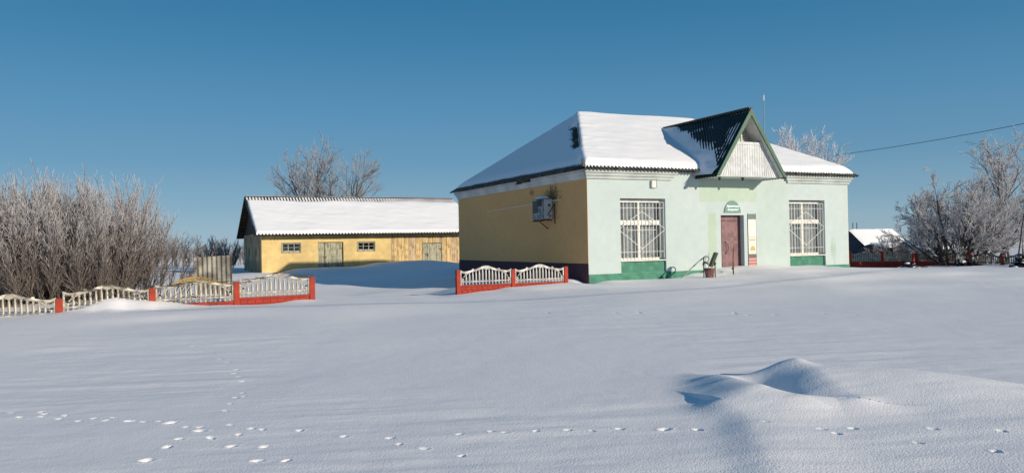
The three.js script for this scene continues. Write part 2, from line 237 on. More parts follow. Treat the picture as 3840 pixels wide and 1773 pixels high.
// ---------- the shop ----------
const L = 12.47, W = 11.81, OV = 0.30, EY = 4.0, RY = 6.92, RX0 = 3.2, RX1 = 9.27, RZ = -5.9;
const shop = thing('shop_building', 'pale mint single-storey shop with green plinth and snowy hipped roof', 'building');
{
  const wx = [[1.32, 3.25], [9.22, 11.15]];
  // front wall with repainted patches and damp streaks in its own paint
  const paint = tex(1024, 420, (u, v) => {
    const x = u * L, y = v * 5 - 1; let c = [208, 225, 224];
    const n = 10 * (fbm(u * 60, v * 24, 4, 11) - 0.5), m = 10 * (fbm(u * 9, v * 4, 3, 12) - 0.5); let g = 0;
    const j = 0.02 * (vnoise(x * 6, y * 6, 13) - 0.5);
    if (x > 4.77 + j && x < 7.57 + j && y > 2.9 + j) g = 0.62; if (x > 5.18 + j && x < 5.55 + j && y < 2.47 + j && y > 0.1) g = 0.72;
    if (x > 7.6 && x < 9.3) g = Math.max(g, 0.12);
    c = [lerp(c[0], 192, g), lerp(c[1], 217, g), lerp(c[2], 190, g)];
    // green algae streaks near the foot of the wall beside the far window
    const st = clamp(2.6 * (fbm(x * 5, y * 0.9, 4, 14) - 0.56)) * (x > 11.35 && x < 12.2 ? sstep(1.9, 0.9, y) : 0) * sstep(11.35, 11.5, x) * sstep(12.2, 12.0, x); c = [c[0] - 45 * st, c[1] - 32 * st, c[2] - 48 * st];
    if (u > 0.995) { c = [222, 226, 214]; }
    return [c[0] + n + m, c[1] + n + m * 0.8, c[2] + n + m];
  });
  paint.wrapS = paint.wrapT = THREE.ClampToEdgeWrapping;
  const frontMat = std(C(0.728, 0.712, 0.712), { map: paint, bumpMap: rep(plasterT, 8, 3), bumpScale: 0.0025 });
  const s = poly([[0, -1], [L, -1], [L, 3.97], [0, 3.97]]);
  for (const [a, b] of wx) s.holes.push(poly([[a, 0.39], [b, 0.39], [b, 3.0], [a, 3.0]]));
  s.holes.push(poly([[5.78, 0.05], [6.90, 0.05], [6.90, 2.41], [5.78, 2.41]]));
  const g = ext(s, 0.45, -0.45); { const p = g.attributes.position, u = g.attributes.uv; for (let i = 0; i < p.count; i++) u.setXY(i, clamp(p.getX(i) / L, 0.001, 0.999), (p.getY(i) + 1) / 5); }
  put('front_wall', g, frontMat, shop);
  // side wall: ochre paint, with the soot stain beside the air conditioner
  const side = tex(1024, 384, (u, v) => {
    const z = u * W, y = v * 4 + 0; const n = 9 * (fbm(u * 70, v * 24, 4, 15) - 0.5), m = 12 * (fbm(u * 7, v * 3, 3, 16) - 0.5);
    let c = [226, 176, 116];
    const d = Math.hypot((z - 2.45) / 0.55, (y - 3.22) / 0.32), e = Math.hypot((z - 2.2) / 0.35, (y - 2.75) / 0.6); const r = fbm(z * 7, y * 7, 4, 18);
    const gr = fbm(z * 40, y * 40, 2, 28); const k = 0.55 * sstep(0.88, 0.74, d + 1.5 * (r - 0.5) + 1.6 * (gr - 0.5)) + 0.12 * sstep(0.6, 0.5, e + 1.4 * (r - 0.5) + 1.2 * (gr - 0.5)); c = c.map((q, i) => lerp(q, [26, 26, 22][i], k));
    const d2 = Math.hypot((z - 4.1) / 0.25, (y - 3.45) / 0.14); c = c.map((q) => q * (1 - 0.22 * sstep(1.1, 0.5, d2 + 1.2 * (fbm(z * 9, y * 9, 3, 19) - 0.5))));
    return [c[0] + n + m, c[1] + n + m, c[2] + n + m * 0.7];
  });
  side.wrapS = side.wrapT = THREE.ClampToEdgeWrapping;
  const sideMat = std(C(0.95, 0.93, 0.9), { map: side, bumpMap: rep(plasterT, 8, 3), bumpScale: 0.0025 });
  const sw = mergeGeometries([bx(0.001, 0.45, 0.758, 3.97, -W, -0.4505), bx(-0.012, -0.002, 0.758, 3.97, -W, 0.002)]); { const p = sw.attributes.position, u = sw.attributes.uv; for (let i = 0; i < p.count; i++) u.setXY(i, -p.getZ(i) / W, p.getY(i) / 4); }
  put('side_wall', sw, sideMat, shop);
  put('side_plinth', bx(-0.025, -0.002, -1, 0.758, -W, 0.004), M.purple, shop);
  put('side_footing', bx(0.001, 0.45, -1, 0.757, -W, -0.4505), M.purple, shop);
  put('rear_wall', bx(0.45, L - 0.45, -1, 3.97, -W, -W + 0.45), M.ochre, shop);
  put('side_wall', bx(L - 0.45, L, -1, 3.97, -W, -0.4505), M.mint, shop);
  put('ceiling', bx(0.46, L - 0.46, 3.6, 3.7, -W + 0.46, -0.46), M.interior, shop);
  put('floor', bx(0.46, L - 0.46, 0.2, 0.3, -W + 0.46, -0.46), M.interior, shop);
  put('partition', bx(0.46, L - 0.46, 0.3, 3.6, -3.6, -3.5), M.interior, shop);
  // green plinth, a little proud
  put('front_plinth', [bx(0.0, 1.30, -1, 0.39, 0.0, 0.02), bx(3.27, 5.76, -1, 0.39, 0.0, 0.02), bx(6.92, 9.20, -1, 0.39, 0.0, 0.02), bx(11.17, L + 0.02, -1, 0.39, 0.0, 0.02), bx(1.30, 3.27, -1, 0.388, 0.0, 0.018), bx(9.2, 11.17, -1, 0.388, 0.0, 0.018)], M.green, shop);
  put('side_plinth', bx(L, L + 0.02, -1, 0.39, -W, 0.0), M.green, shop);
  // cornice in three stepped courses
  const course = [[3.66, 3.765, 0.06, 3.52, 9.12], [3.765, 3.865, 0.11, 3.62, 9.03], [3.865, 3.975, 0.165, 3.73, 8.94]];
  put('cornice', course.map(([a, b, p, e]) => bx(-p, e, a, b, 0.001, p)), M.mint, shop);
  put('cornice', course.map(([a, b, p, , e]) => bx(e, L + p, a, b, 0.001, p)), M.mint, shop);
  put('cornice', course.map(([a, b, p]) => bx(-p, -0.001, a, b, -W - p, 0.0)), M.whiteStone, shop);
  put('cornice', course.map(([a, b, p]) => bx(L + 0.001, L + p, a, b, -W - p, 0.0)), M.mint, shop);
  // dark patch where the side cornice has broken away
  put('broken_cornice_patch', [rbx(-0.19, -0.16, 3.86, 3.96, -5.1, -3.9, 0.01), rbx(-0.175, -0.14, 3.84, 3.90, -5.2, -4.7, 0.01)], M.slateOld, shop);
  // windows
  wx.forEach(([a, b], wi) => {
    const win = sub('window', shop); const yb = 0.83, yt = 3.0, zf = -0.27;
    put('niche_panel', bx(a, b, 0.36, yb - 0.04, -0.40, -0.09), M.green, win);
    put('sill', rbx(a + 0.002, b - 0.002, yb - 0.04, yb, -0.40, 0.02, 0.008), M.white, win);
    const t = 0.07; const cx = (a + b) / 2 - 0.03, ty = 2.16;
    put('frame', [bx(a, b, yt - 0.13, yt - 0.03, zf - 0.05, zf + 0.03), bx(a, b, yb, yb + 0.08, zf - 0.05, zf + 0.03), bx(a, a + t, yb + 0.08, yt - 0.13, zf - 0.05, zf + 0.03), bx(b - t, b, yb + 0.08, yt - 0.13, zf - 0.05, zf + 0.03), bx(a + t, b - t, ty - 0.09, ty + 0.08, zf - 0.05, zf + 0.05), bx(cx - 0.05, cx + 0.05, yb + 0.08, ty - 0.09, zf - 0.05, zf + 0.03), bx(cx - 0.04, cx + 0.04, ty + 0.08, yt - 0.13, zf - 0.05, zf + 0.03)], M.white, win);
    for (const [x0, x1, y0, y1] of [[a + t, cx - 0.05, yb + 0.08, ty - 0.09], [cx + 0.05, b - t, yb + 0.08, ty - 0.09], [a + t, cx - 0.04, ty + 0.08, yt - 0.13], [cx + 0.04, b - t, ty + 0.08, yt - 0.13]]) put('pane', bx(x0, x1, y0, y1, zf - 0.012, zf - 0.008), M.glass, win);
    const cg = grid(110, 8, (u, v) => { const x = lerp(a + 0.02, b - 0.02, u); return [x, lerp(yb - 0.02, yt - 0.02, v), -0.41 + 0.028 * Math.sin(x * 38 + 2 * vnoise(x * 5, wi, 5)) + 0.012 * Math.sin(x * 91), u * 2, v * 2]; });
    put('curtain', cg, M.curtain, win);
    // grille of round bars with a diamond
    const zg = -0.06, R = 0.009; const V = (x, y0, y1) => { const c = new THREE.CylinderGeometry(R, R, y1 - y0, 6); c.translate(x, (y0 + y1) / 2, zg); return c; }, Hh = (y, x0, x1) => { const c = new THREE.CylinderGeometry(R, R, x1 - x0, 6); c.rotateZ(Math.PI / 2); c.translate((x0 + x1) / 2, y, zg - 0.012); return c; };
    const nb = 12; for (let i = 0; i <= nb; i++) put('grille_bar', V(lerp(a + 0.02, b - 0.04, i / nb), yb + 0.06, yt - 0.12), M.grill, win);
    for (const [y, x0, x1] of [[2.67, a, cx - 0.04], [2.67, cx + 0.05, b - 0.02], [1.89, a + 0.3, b - 0.35], [1.12, a, cx - 0.05], [1.12, cx + 0.05, b - 0.02], [2.87, a, b - 0.02]]) put('grille_bar', Hh(y, x0, x1), M.grill, win);
    for (const [p, q] of [[[cx, 2.55], [a + 0.01, 1.95]], [[cx, 2.55], [b - 0.01, 1.93]], [[cx, 1.22], [a + 0.01, 1.87]], [[cx, 1.22], [b - 0.01, 1.89]]]) put('grille_bar', bar([p[0], p[1], zg + 0.013], [q[0], q[1], zg + 0.013], 0.015, 0.010), M.grill, win);
  });
  // door: narrow and wide leaf under a fixed top panel, set back in its opening
  const door = sub('door', shop), zd = -0.26;
  put('door_frame', [bx(5.78, 6.90, 2.39, 2.41, zd - 0.1, zd + 0.06), bx(5.78, 5.80, 0.06, 2.39, zd - 0.1, zd + 0.06), bx(6.88, 6.90, 0.06, 2.39, zd - 0.1, zd + 0.06)], M.door, door);
  put('top_panel', rbx(5.80, 6.88, 2.21, 2.39, zd - 0.05, zd + 0.02, 0.006), M.door, door);
  put('leaf', rbx(5.80, 6.01, 0.06, 2.20, zd - 0.05, zd + 0.015, 0.006), M.door, door);
  put('leaf', rbx(6.018, 6.88, 0.06, 2.20, zd - 0.05, zd + 0.022, 0.006), M.door, door);
  put('backing', bx(5.78, 6.90, 0.05, 2.41, zd - 0.12, zd - 0.10), M.dark, door);
  put('handle', [pipe([[6.18, 1.42, zd + 0.03], [6.19, 1.36, zd + 0.08], [6.27, 1.2, zd + 0.09], [6.19, 1.0, zd + 0.08], [6.18, 0.95, zd + 0.03]], 0.014, 20, 6)], M.brown, door);
  put('reveal', bx(6.9003, 6.903, 0.05, 2.40, -0.26, -0.002), M.shedFrame, door);

  // roof: deck, corrugated edge sheets, porch gable
  const q = 0.2, A = [-OV + q, EY + 0.02, OV - q], B = [L + OV - q, EY + 0.02, OV - q], Cc = [L + OV - q, EY + 0.02, -W - OV + q], D = [-OV + q, EY + 0.02, -W - OV + q], E = [RX0, RY - 0.07, RZ], F = [RX1, RY - 0.07, RZ];
  const tri = (...p) => { const g = new THREE.BufferGeometry(); g.setAttribute('position', new THREE.BufferAttribute(new Float32Array(p.flat()), 3)); g.computeVertexNormals(); return uvm(g); };
  put('roof_deck', mergeGeometries([tri(A, B, F), tri(A, F, E), tri(B, Cc, F), tri(Cc, D, E), tri(Cc, E, F), tri(D, A, E), tri(A, Cc, B), tri(A, D, Cc)]), M.slateOld, shop);
  const roof = sub('roof', shop);
  { // front slope
    const rise = RY - EY, run = OV - RZ, len = Math.hypot(rise, run), sv = [0, rise / len, -run / len], nv = [0, run / len, rise / len];
    const lim = (b) => { const t = b / len; return [Math.max(0, (RX0 + OV) * t), Math.min(L + 2 * OV, (L + 2 * OV) - (L + OV - RX1) * t)]; };
    for (let k = 0; k < 12; k++) { const a0 = k * 1.09, a1 = Math.min(a0 + 1.13, L + 2 * OV); if (a0 > L + 2 * OV) break; if (a0 > 5.0 && a1 < 8.2) continue; put('roof_sheet', corrugated([-OV, EY + 0.0, OV], [1, 0, 0], sv, nv, a0, a1, -0.04, 1.2, 0.15, 0.034, lim), M.slate, roof); }
  }
  for (const sgn of [0, 1]) { // hip ends
    const run = sgn ? L + OV - RX1 : RX0 + OV, rise = RY - EY, len = Math.hypot(rise, run), Wt = W + 2 * OV;
    const o = sgn ? [L + OV, EY, OV] : [-OV, EY, OV], e = [0, 0, -1], sv = [(sgn ? -run : run) / len, rise / len, 0], nv = [(sgn ? rise : -rise) / len, run / len, 0];
    const lim = (b) => { const t = b / len; return [(OV - RZ) * t, Wt - (Wt - (OV - RZ)) * t]; };
    for (let k = 0; k < 11; k++) { const a0 = k * 1.13, a1 = Math.min(a0 + 1.16, Wt); put('roof_sheet', corrugated(o, e, sv, nv, a0, a1, -0.04, 1.2, 0.15, 0.034, lim), M.slate, roof); }
    if (!sgn) for (let r = 1; r < 3; r++) for (let k = 0; k < 5; k++) put('roof_sheet', corrugated(o, e, sv, nv, 0.7 + k * 1.1, 0.7 + k * 1.1 + 1.12, r * 1.15, r * 1.15 + 1.2, 0.15, 0.034, lim), M.slate, roof);
  }
  put('ridge_cap', [bar([-OV, EY + 0.06, OV], [RX0, RY + 0.06, RZ], 0.12, 0.05)], M.slate, roof);
}
// porch gable of the shop
const GX = 6.25, GZ = 1.18, GP = 6.2, GB = 3.76, GH = 1.62, GS = (GP - GB) / GH;
{
  const gable = sub('porch_gable', shop), len = Math.hypot(GH, GP - GB);
  const backZ = (y) => y > EY ? Math.max(-4.6, OV - (y - EY) / 0.471 - 0.15) : 0.02;
  for (const sg of [-1, 1]) {
    const s = [sg * GH / len, -(GP - GB) / len, 0], n = [sg * (GP - GB) / len, GH / len, 0]; // s runs down the slope
    const wave = (z) => { const t = Math.cos(2 * Math.PI * z / 0.15); return 0.02 * clamp(1.6 * t, -1, 1); };
    const NZ = 300, NS = 16;
    const surf = (off, flip) => grid(NZ, NS, (u, v) => { const b = v * (len + 0.03), y = GP - b * (GP - GB) / len; const z = lerp(GZ, backZ(y), flip ? 1 - u : u), h = wave(z) + off; return [GX + s[0] * b + n[0] * h, GP + s[1] * b + n[1] * h, z, z, b]; });
    put('roof_slope', mergeGeometries(sg < 0 ? [surf(0.02, false), surf(-0.01, true)] : [surf(0.02, true), surf(-0.01, false)]), M.darkRoof, gable);
    // barge board with thickness, soffit boarding behind it
    const off = 0.045, bw = 0.17;
    const P0 = [GX, GP + off], P1 = [GX + sg * (GH + 0.03), GB - 0.03 + off], P2 = [GX + sg * (GH - 0.10), GB - 0.03 + off - 0.02], P3 = [GX, GP + off - bw * 1.55];
    put('barge_board', ext(poly(sg > 0 ? [P0, P3, P2, P1] : [P0, P1, P2, P3]), 0.05, GZ - 0.01, 0.004), M.barge, gable);
    put('soffit', grid(1, 1, (u, v) => { const b = lerp(0.02, len - 0.06, u); return [GX + s[0] * b - n[0] * 0.09, GP + s[1] * b - n[1] * 0.09, lerp(0.2, GZ - 0.012, v), b, v]; }), M.soffit, gable);
  }
  put('ridge_cap', [bx(GX - 0.09, GX + 0.09, GP + 0.015, GP + 0.075, -3.9, GZ + 0.01)], M.darkRoof, gable);
  const zp = 0.98, inX = (y) => (GP - 0.12 - y) / GS;
  { // white profiled sheet
    const y0 = GB + 0.02, y1 = 4.93, nu = 520;
    const face = (off, flip) => grid(nu, 1, (u, v) => { const q = flip ? 1 - u : u; const y = lerp(y0, y1, v), hw = inX(y); const xx = GX + lerp(-inX(y0), inX(y0), q), x = clamp(xx, GX - hw, GX + hw); const q2 = ((xx / 0.115) % 1 + 1) % 1; const t = q2 < 0.14 ? -1 : q2 < 0.22 ? (q2 - 0.18) / 0.04 : q2 > 0.92 ? (0.96 - q2) / 0.04 : 1; return [x, y, zp + off + 0.007 * t, x, y]; });
    put('ribbed_panel', mergeGeometries([face(0.004, false), face(-0.004, true)]), M.ribbed, gable);
    put('panel_flashing', [bx(GX - inX(y1) - 0.02, GX + inX(y1) + 0.02, y1, y1 + 0.10, zp - 0.42, zp + 0.03)], M.ribbed, gable);
    const zv = 0.62, vb = y1 + 0.10;
    put('vent_infill', ext(poly([[GX - inX(vb), vb], [GX + 0.02, vb], [GX + 0.02, GP - 0.3], [GX - inX(GP - 0.3), GP - 0.3]]), 0.03, zv - 0.05), M.mint, gable);
    put('vent_post', bx(GX + 0.02, GX + 0.06, vb, GP - 0.35, zv - 0.04, zv + 0.03), M.white, gable);
    for (let k = 0; k < 13; k++) { const y = vb + 0.03 + k * 0.062, w = inX(y + 0.03); if (w < 0.1) break; const gl = new THREE.BoxGeometry(w - 0.06, 0.012, 0.055); gl.rotateX(0.75); gl.translate(GX + 0.06 + (w - 0.06) / 2, y, zv - 0.02); put('louvre_slat', uvm(gl), M.soffit, gable); }
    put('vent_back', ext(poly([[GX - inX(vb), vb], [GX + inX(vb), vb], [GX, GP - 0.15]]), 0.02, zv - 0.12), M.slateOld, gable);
  }
  put('under_board', bx(GX - GH + 0.12, GX + GH - 0.12, GB - 0.01, GB + 0.02, 0.166, zp + 0.01), M.mint, gable);
}
for (const [x, lab] of [[5.02, 'small dark lamp under the porch gable at its window-side end'], [6.1, 'small dark lamp under the porch gable above the door']]) {
  const t = thing('porch_lamp', lab, 'lamp', [x, 3.75, 0.86]);
  const c = new THREE.CylinderGeometry(0.045, 0.06, 0.05, 12); c.translate(0, -0.025, 0); put('lamp_base', c, M.brown, t);
  const d = new THREE.SphereGeometry(0.05, 12, 8); d.scale(1, 1.1, 1); d.translate(0, -0.075, 0); put('globe', d, M.slateOld, t);
}
// ---------- snow lying on roofs ----------
function shopRoofY(x, z, k = 0.10) {
  const f = EY + (OV - z) * (RY - EY) / (OV - RZ), b = EY + (z + W + OV) * (RY - EY) / (W + OV + RZ), l = EY + (x + OV) * (RY - EY) / (RX0 + OV), r = EY + (L + OV - x) * (RY - EY) / (L + OV - RX1);
  const sm = (p, q) => { const h = clamp(0.5 + 0.5 * (q - p) / k); return lerp(q, p, h) - k * h * (1 - h); };
  return [sm(sm(f, b), sm(l, r)), f, b, l, r];
}
{
  const inset = 0.11, x0 = -OV + inset, x1 = L + OV - inset, z0 = OV - inset, z1 = -W - OV + inset, NX = 260, NZ = 240;
  const warp = (t) => t; // even spacing
  const g = grid(NX, NZ, (u, v, i, j) => {
    const x = lerp(x0, x1, u), z = lerp(z0, z1, v), [y, f, b, l, r] = shopRoofY(x, z);
    const which = Math.min(f, b, l, r);
    let t = 0.21 + 0.10 * (fbm(x * 0.55, z * 0.7, 3, 101) - 0.5) + 0.03 * (fbm(x * 0.8 + 3, z * 3, 3, 102) - 0.5) + 0.05 * (fbm(x * 1.5, z * 4.5, 3, 105) - 0.5) * gauss((l - f) / 0.9);
    const left = sstep(0.08, -0.25, l - f); // on the left hip
    t = lerp(t, 0.12 + 0.03 * (fbm(z * 0.6, y * 0.6, 2, 103) - 0.5), left);
    // stripped strip just behind the hip, ragged
    const dh = f - l, rag = 0.30 * (fbm(y * 3.5, z * 3, 3, 104) - 0.5);
    const gap = sstep(0.03, 0.08, dh) * sstep(0.36 + rag, 0.24 + rag, dh) * sstep(4.75 + rag, 4.9 + rag, y) * sstep(6.25 + rag, 6.05 + rag, y);
    t = lerp(t, -0.06, gap);
    const lowEave_ = 0; const lowEave = sstep(0.35, 0.1, l - EY) * left; t = lerp(t, 0.05, lowEave * 0.6);
    const e = Math.max(0, Math.min(x - x0, x1 - x, z0 - z, z - z1) - 0.09 * fbm(x * 2.2, z * 2.2, 3, 106) * (Math.min(x - x0, x1 - x, z0 - z, z - z1) > 0.001 ? 1 : 0)); t *= 0.10 + 0.90 * Math.sqrt(1 - (1 - clamp(e / 0.34)) ** 2);
    if (i === 0 || j === 0 || i === NX || j === NZ) t = -0.03;
    return [x, y + t + 0.012, z];
  });
  { const p = g.attributes.normal; if (p.getY(5000) < 0) { const I = g.index.array; for (let q = 0; q < I.length; q += 3) { const t = I[q + 1]; I[q + 1] = I[q + 2]; I[q + 2] = t; } g.computeVertexNormals(); } }
  tag(put('roof_snow', g, M.roofSnow), 'thick snow blanket lying on the hipped roof of the mint shop', 'snow', null, 'stuff');
  // snow blown onto the dark slope of the porch gable
  const len = Math.hypot(GH, GP - GB), s = [-GH / len, -(GP - GB) / len], n = [-(GP - GB) / len, GH / len];
  const gg = grid(260, 120, (u, v) => {
    const b = lerp(0.08, len, v), y = GP - b * (GP - GB) / len, z = lerp(1.05, -3.9, u);
    const roofZ = OV - (y - EY - 0.2) / 0.471, q = z - roofZ; // distance in front of the valley
    let h = 0.16 * sstep(1.25, -0.1, q + 0.9 * (fbm(z * 1.6, b * 1.3, 3, 111) - 0.5)) - 0.010;
    const patch = sstep(0.30, 0.62, v) ; h += 0.065 * (fbm(z * 1.1 + 5, b * 1.2, 3, 112) - 0.42) * sstep(0.02, 0.2, v) * sstep(0.98, 0.7, v) * 1.6;
    h -= 0.02 * sstep(0.16, 0.05, v) + 0.03 * sstep(0.3, 1.0, z);
    h = clamp(h, -0.035, 0.3) + 0.008;
    return [GX + s[0] * b + n[0] * h, GP + s[1] * b + n[1] * h, z, z, b];
  });
  tag(put('gable_snow', gg, M.roofSnow), 'streaks of thin snow on the dark green porch roof', 'snow', null, 'stuff');
}

// ---------- fittings on the shop ----------
function printed(w, h, draw) { const c = document.createElement('canvas'); c.width = w; c.height = h; const x = c.getContext('2d'); draw(x, w, h); const t = new THREE.CanvasTexture(c); t.colorSpace = THREE.SRGBColorSpace; t.magFilter = THREE.LinearFilter; return t; }
{
  const t = thing('arched_sign', 'dark teal arched sign with white lettering above the shop door', 'sign', [6.335, 2.5, 0.005]);
  const s = new THREE.Shape(); s.moveTo(-0.405, 0); s.lineTo(0.405, 0); s.bezierCurveTo(0.37, 0.26, 0.2, 0.455, 0, 0.455); s.bezierCurveTo(-0.2, 0.455, -0.37, 0.26, -0.405, 0);
  put('board', ext(s, 0.025, 0), std(C(0.10, 0.20, 0.19), { roughness: 0.5 }), t);
  const art = printed(512, 288, (x, w, h) => { x.fillStyle = '#5d8580'; x.fillRect(0, 0, w, h); x.fillStyle = '#f4f7f5'; x.textAlign = 'center'; x.font = 'italic bold 76px sans-serif'; x.fillText('Приятных', w / 2 + 4, 158); x.fillText('покупок!', w / 2 + 8, 240); });
  const f = new THREE.ShapeGeometry(s, 16); f.translate(0, 0, 0.028); const p = f.attributes.position, u = f.attributes.uv; for (let i = 0; i < p.count; i++) u.setXY(i, (p.getX(i) + 0.405) / 0.81, p.getY(i) / 0.455);
  put('lettered_face', f, new THREE.MeshStandardMaterial({ map: art, roughness: 0.5 }), t);
}
{
  const t = thing('advertising_banner', 'tall narrow poster panel with food pictures beside the shop door', 'poster', [7.085, 0.35, 0.005]);
  put('board', bx(0, 0.385, 0, 2.11, 0, 0.015), M.white, t);
  const art = printed(160, 880, (x, w, h) => {
    const Y = (v) => h * (1 - v / 2.11), R = (a, b, c) => { x.fillStyle = c; x.fillRect(0, Y(b), w, Y(a) - Y(b)); };
    R(0, 2.11, '#e6dcc8'); R(1.9, 2.11, '#5d7268'); R(1.25, 1.9, '#eee3d3');
    x.fillStyle = '#d8d2ba'; for (let i = 0; i < 9; i++) { x.beginPath(); x.ellipse(35 + (i * 53) % 100, Y(1.45 + 0.04 * ((i * 7) % 9)), 16, 12, i, 0, 7); x.fill(); }
    x.fillStyle = '#b98f84'; x.font = 'bold 34px serif'; x.textAlign = 'center'; for (let i = 0; i < 9; i++) { x.fillRect(14 + i * 15, Y(1.25) + 4 * (i % 3), 9, 22); } x.fillStyle = '#a26a62'; for (let i = 0; i < 7; i++) x.fillRect(20 + i * 18, Y(1.15) + 5 * (i % 2), 12, 26);
    x.fillStyle = '#b3a36a'; x.beginPath(); x.ellipse(88, Y(0.72), 56, 70, 0, Math.PI, 2 * Math.PI); x.fill(); x.fillStyle = '#8d8150'; x.fillRect(24, Y(0.74), 120, 8); x.fillRect(28, Y(0.66), 112, 6);
    R(0.45, 0.58, '#586052'); for (let i = 0; i < 4; i++) { R(0.0 + i * 0.115, 0.075 + i * 0.115, '#cf8f88'); R(0.075 + i * 0.115, 0.115 + i * 0.115, '#7b4a48'); }
  });
  const f = new THREE.PlaneGeometry(0.375, 2.10); f.translate(0.1925, 1.055, 0.019); put('printed_face', f, new THREE.MeshStandardMaterial({ map: art, roughness: 0.45 }), t);
  put('edge_trim', [bx(-0.008, 0.004, 0, 2.118, 0, 0.026), bx(0.381, 0.393, 0, 2.118, 0, 0.026)], M.greyMetal, t);
}
{
  const t = thing('wall_box', 'small white box with rounded edges high on the mint wall', 'box', [2.74, 3.37, 0.005]);
  put('housing', rbx(-0.13, 0.07, 0, 0.27, 0, 0.10, 0.03), M.white, t); put('end_cap', rbx(0.078, 0.13, 0.01, 0.26, 0, 0.09, 0.02), M.mint, t); put('conduit', pipe([[0.1, 0.26, 0.02], [0.11, 0.3, 0.02], [0.11, 0.33, 0.075]], 0.008, 6, 5), M.slate, t);
}
{ // old air conditioner on the ochre wall
  const t = thing('air_conditioner', 'dented grey air conditioner box hung on the ochre side wall', 'air conditioner', [0, 2.36, -3.25]); // local z runs 0..0.85 towards the street
  const body = std(C(0.42, 0.46, 0.50), { map: rep(grimeT, 1.1), roughness: 0.55, metalness: 0.15 });
  put('casing', rbx(-0.45, -0.02, 0, 0.78, 0, 0.86, 0.02), body, t);
  put('fan_recess', rbx(-0.457, -0.44, 0.25, 0.70, 0.05, 0.42, 0.005), M.dark, t);
  for (let k = 0; k < 12; k++) put('grille_slat', bx(-0.464, -0.456, 0.27 + k * 0.036, 0.277 + k * 0.036, 0.05, 0.42), M.greyMetal, t);
  put('side_panel', rbx(-0.40, -0.06, 0.03, 0.74, 0.858, 0.872, 0.005), std(C(0.46, 0.50, 0.52), { roughness: 0.55 }), t);
  put('slot', [bx(-0.24, -0.14, 0.48, 0.56, 0.870, 0.876), bx(-0.19, -0.13, 0.08, 0.16, 0.870, 0.876)], M.dark, t);
  put('front_seam', [bx(-0.458, -0.452, 0.24, 0.245, 0.02, 0.84), bx(-0.458, -0.452, 0.02, 0.76, 0.45, 0.455)], M.dark, t);
  put('stain_plate', rbx(-0.457, -0.448, 0.48, 0.74, 0.47, 0.78, 0.004), M.slateOld, t);
  const sg = new THREE.SphereGeometry(0.5, 24, 10, 0, 7, 0, Math.PI / 2); sg.scale(0.44, 0.20, 0.84); sg.translate(-0.235, 0.778, 0.42); put('snow_cap', sg, M.roofSnow, t);
  const b = thing('wall_bracket', 'rusty iron bracket under the grey air conditioner', 'bracket', [0, 2.3, -3.25]);
  put('shelf_arm', [bar([-0.02, 0.035, 0.12], [-0.46, 0.035, 0.12], 0.035), bar([-0.02, 0.035, 0.74], [-0.46, 0.035, 0.74], 0.035), bar([-0.46, 0.0, 0.0], [-0.46, 0.0, 0.86], 0.03)], M.rust, b);
  put('brace', [bar([-0.02, -0.28, 0.45], [-0.4, 0.0, 0.45], 0.03), bar([-0.03, 0.62, 1.0], [-0.03, -0.1, 0.98], 0.03), bar([-0.03, 0.6, 0.95], [-0.3, 0.2, 0.95], 0.025)], M.rust, b);
  const r = put('iron_rail', [bar([-0.03, 2.92, -8.35], [-0.03, 3.05, -1.95], 0.045, 0.03)], std(C(0.85, 0.78, 0.65), { map: rep(paintT, 1) }));
  tag(r, 'long pale iron rail fixed flat on the ochre side wall', 'rail');
}
{ // litter bin
  const gy = ground(3.85, 1.6); const t = thing('litter_bin', 'reddish litter bin with dark curved frame and raised slanted flap', 'litter bin', [3.85, gy - 0.08, 1.6], -0.3);
  const l = new THREE.LatheGeometry([[0, 0], [0.13, 0], [0.165, 0.36], [0.18, 0.365], [0.18, 0.40], [0.155, 0.40], [0.15, 0.34], [0, 0.3]].map(p => new THREE.Vector2(...p)), 20); put('bucket', l, M.binRed, t);
  put('rim', new THREE.TorusGeometry(0.172, 0.014, 6, 20).rotateX(Math.PI / 2).translate(0, 0.345, 0), M.redBrown, t);
  for (const s of [-1, 1]) put('side_post', [bar([s * 0.205, 0, 0], [s * 0.205, 0.5, 0], 0.03), pipe([[s * 0.205, 0.49, -0.02], [s * 0.21, 0.57, 0], [s * 0.17, 0.6, 0.02], [s * 0.09, 0.57, 0.03], [s * 0.06, 0.54, 0.03]], 0.032, 14, 8)], M.brown, t);
  const fl = bar([0.06, 0.45, -0.04], [0.27, 0.92, -0.04], 0.085, 0.22); put('flap', fl, std(C(0.035, 0.036, 0.024), { roughness: 0.6 }), t);
}
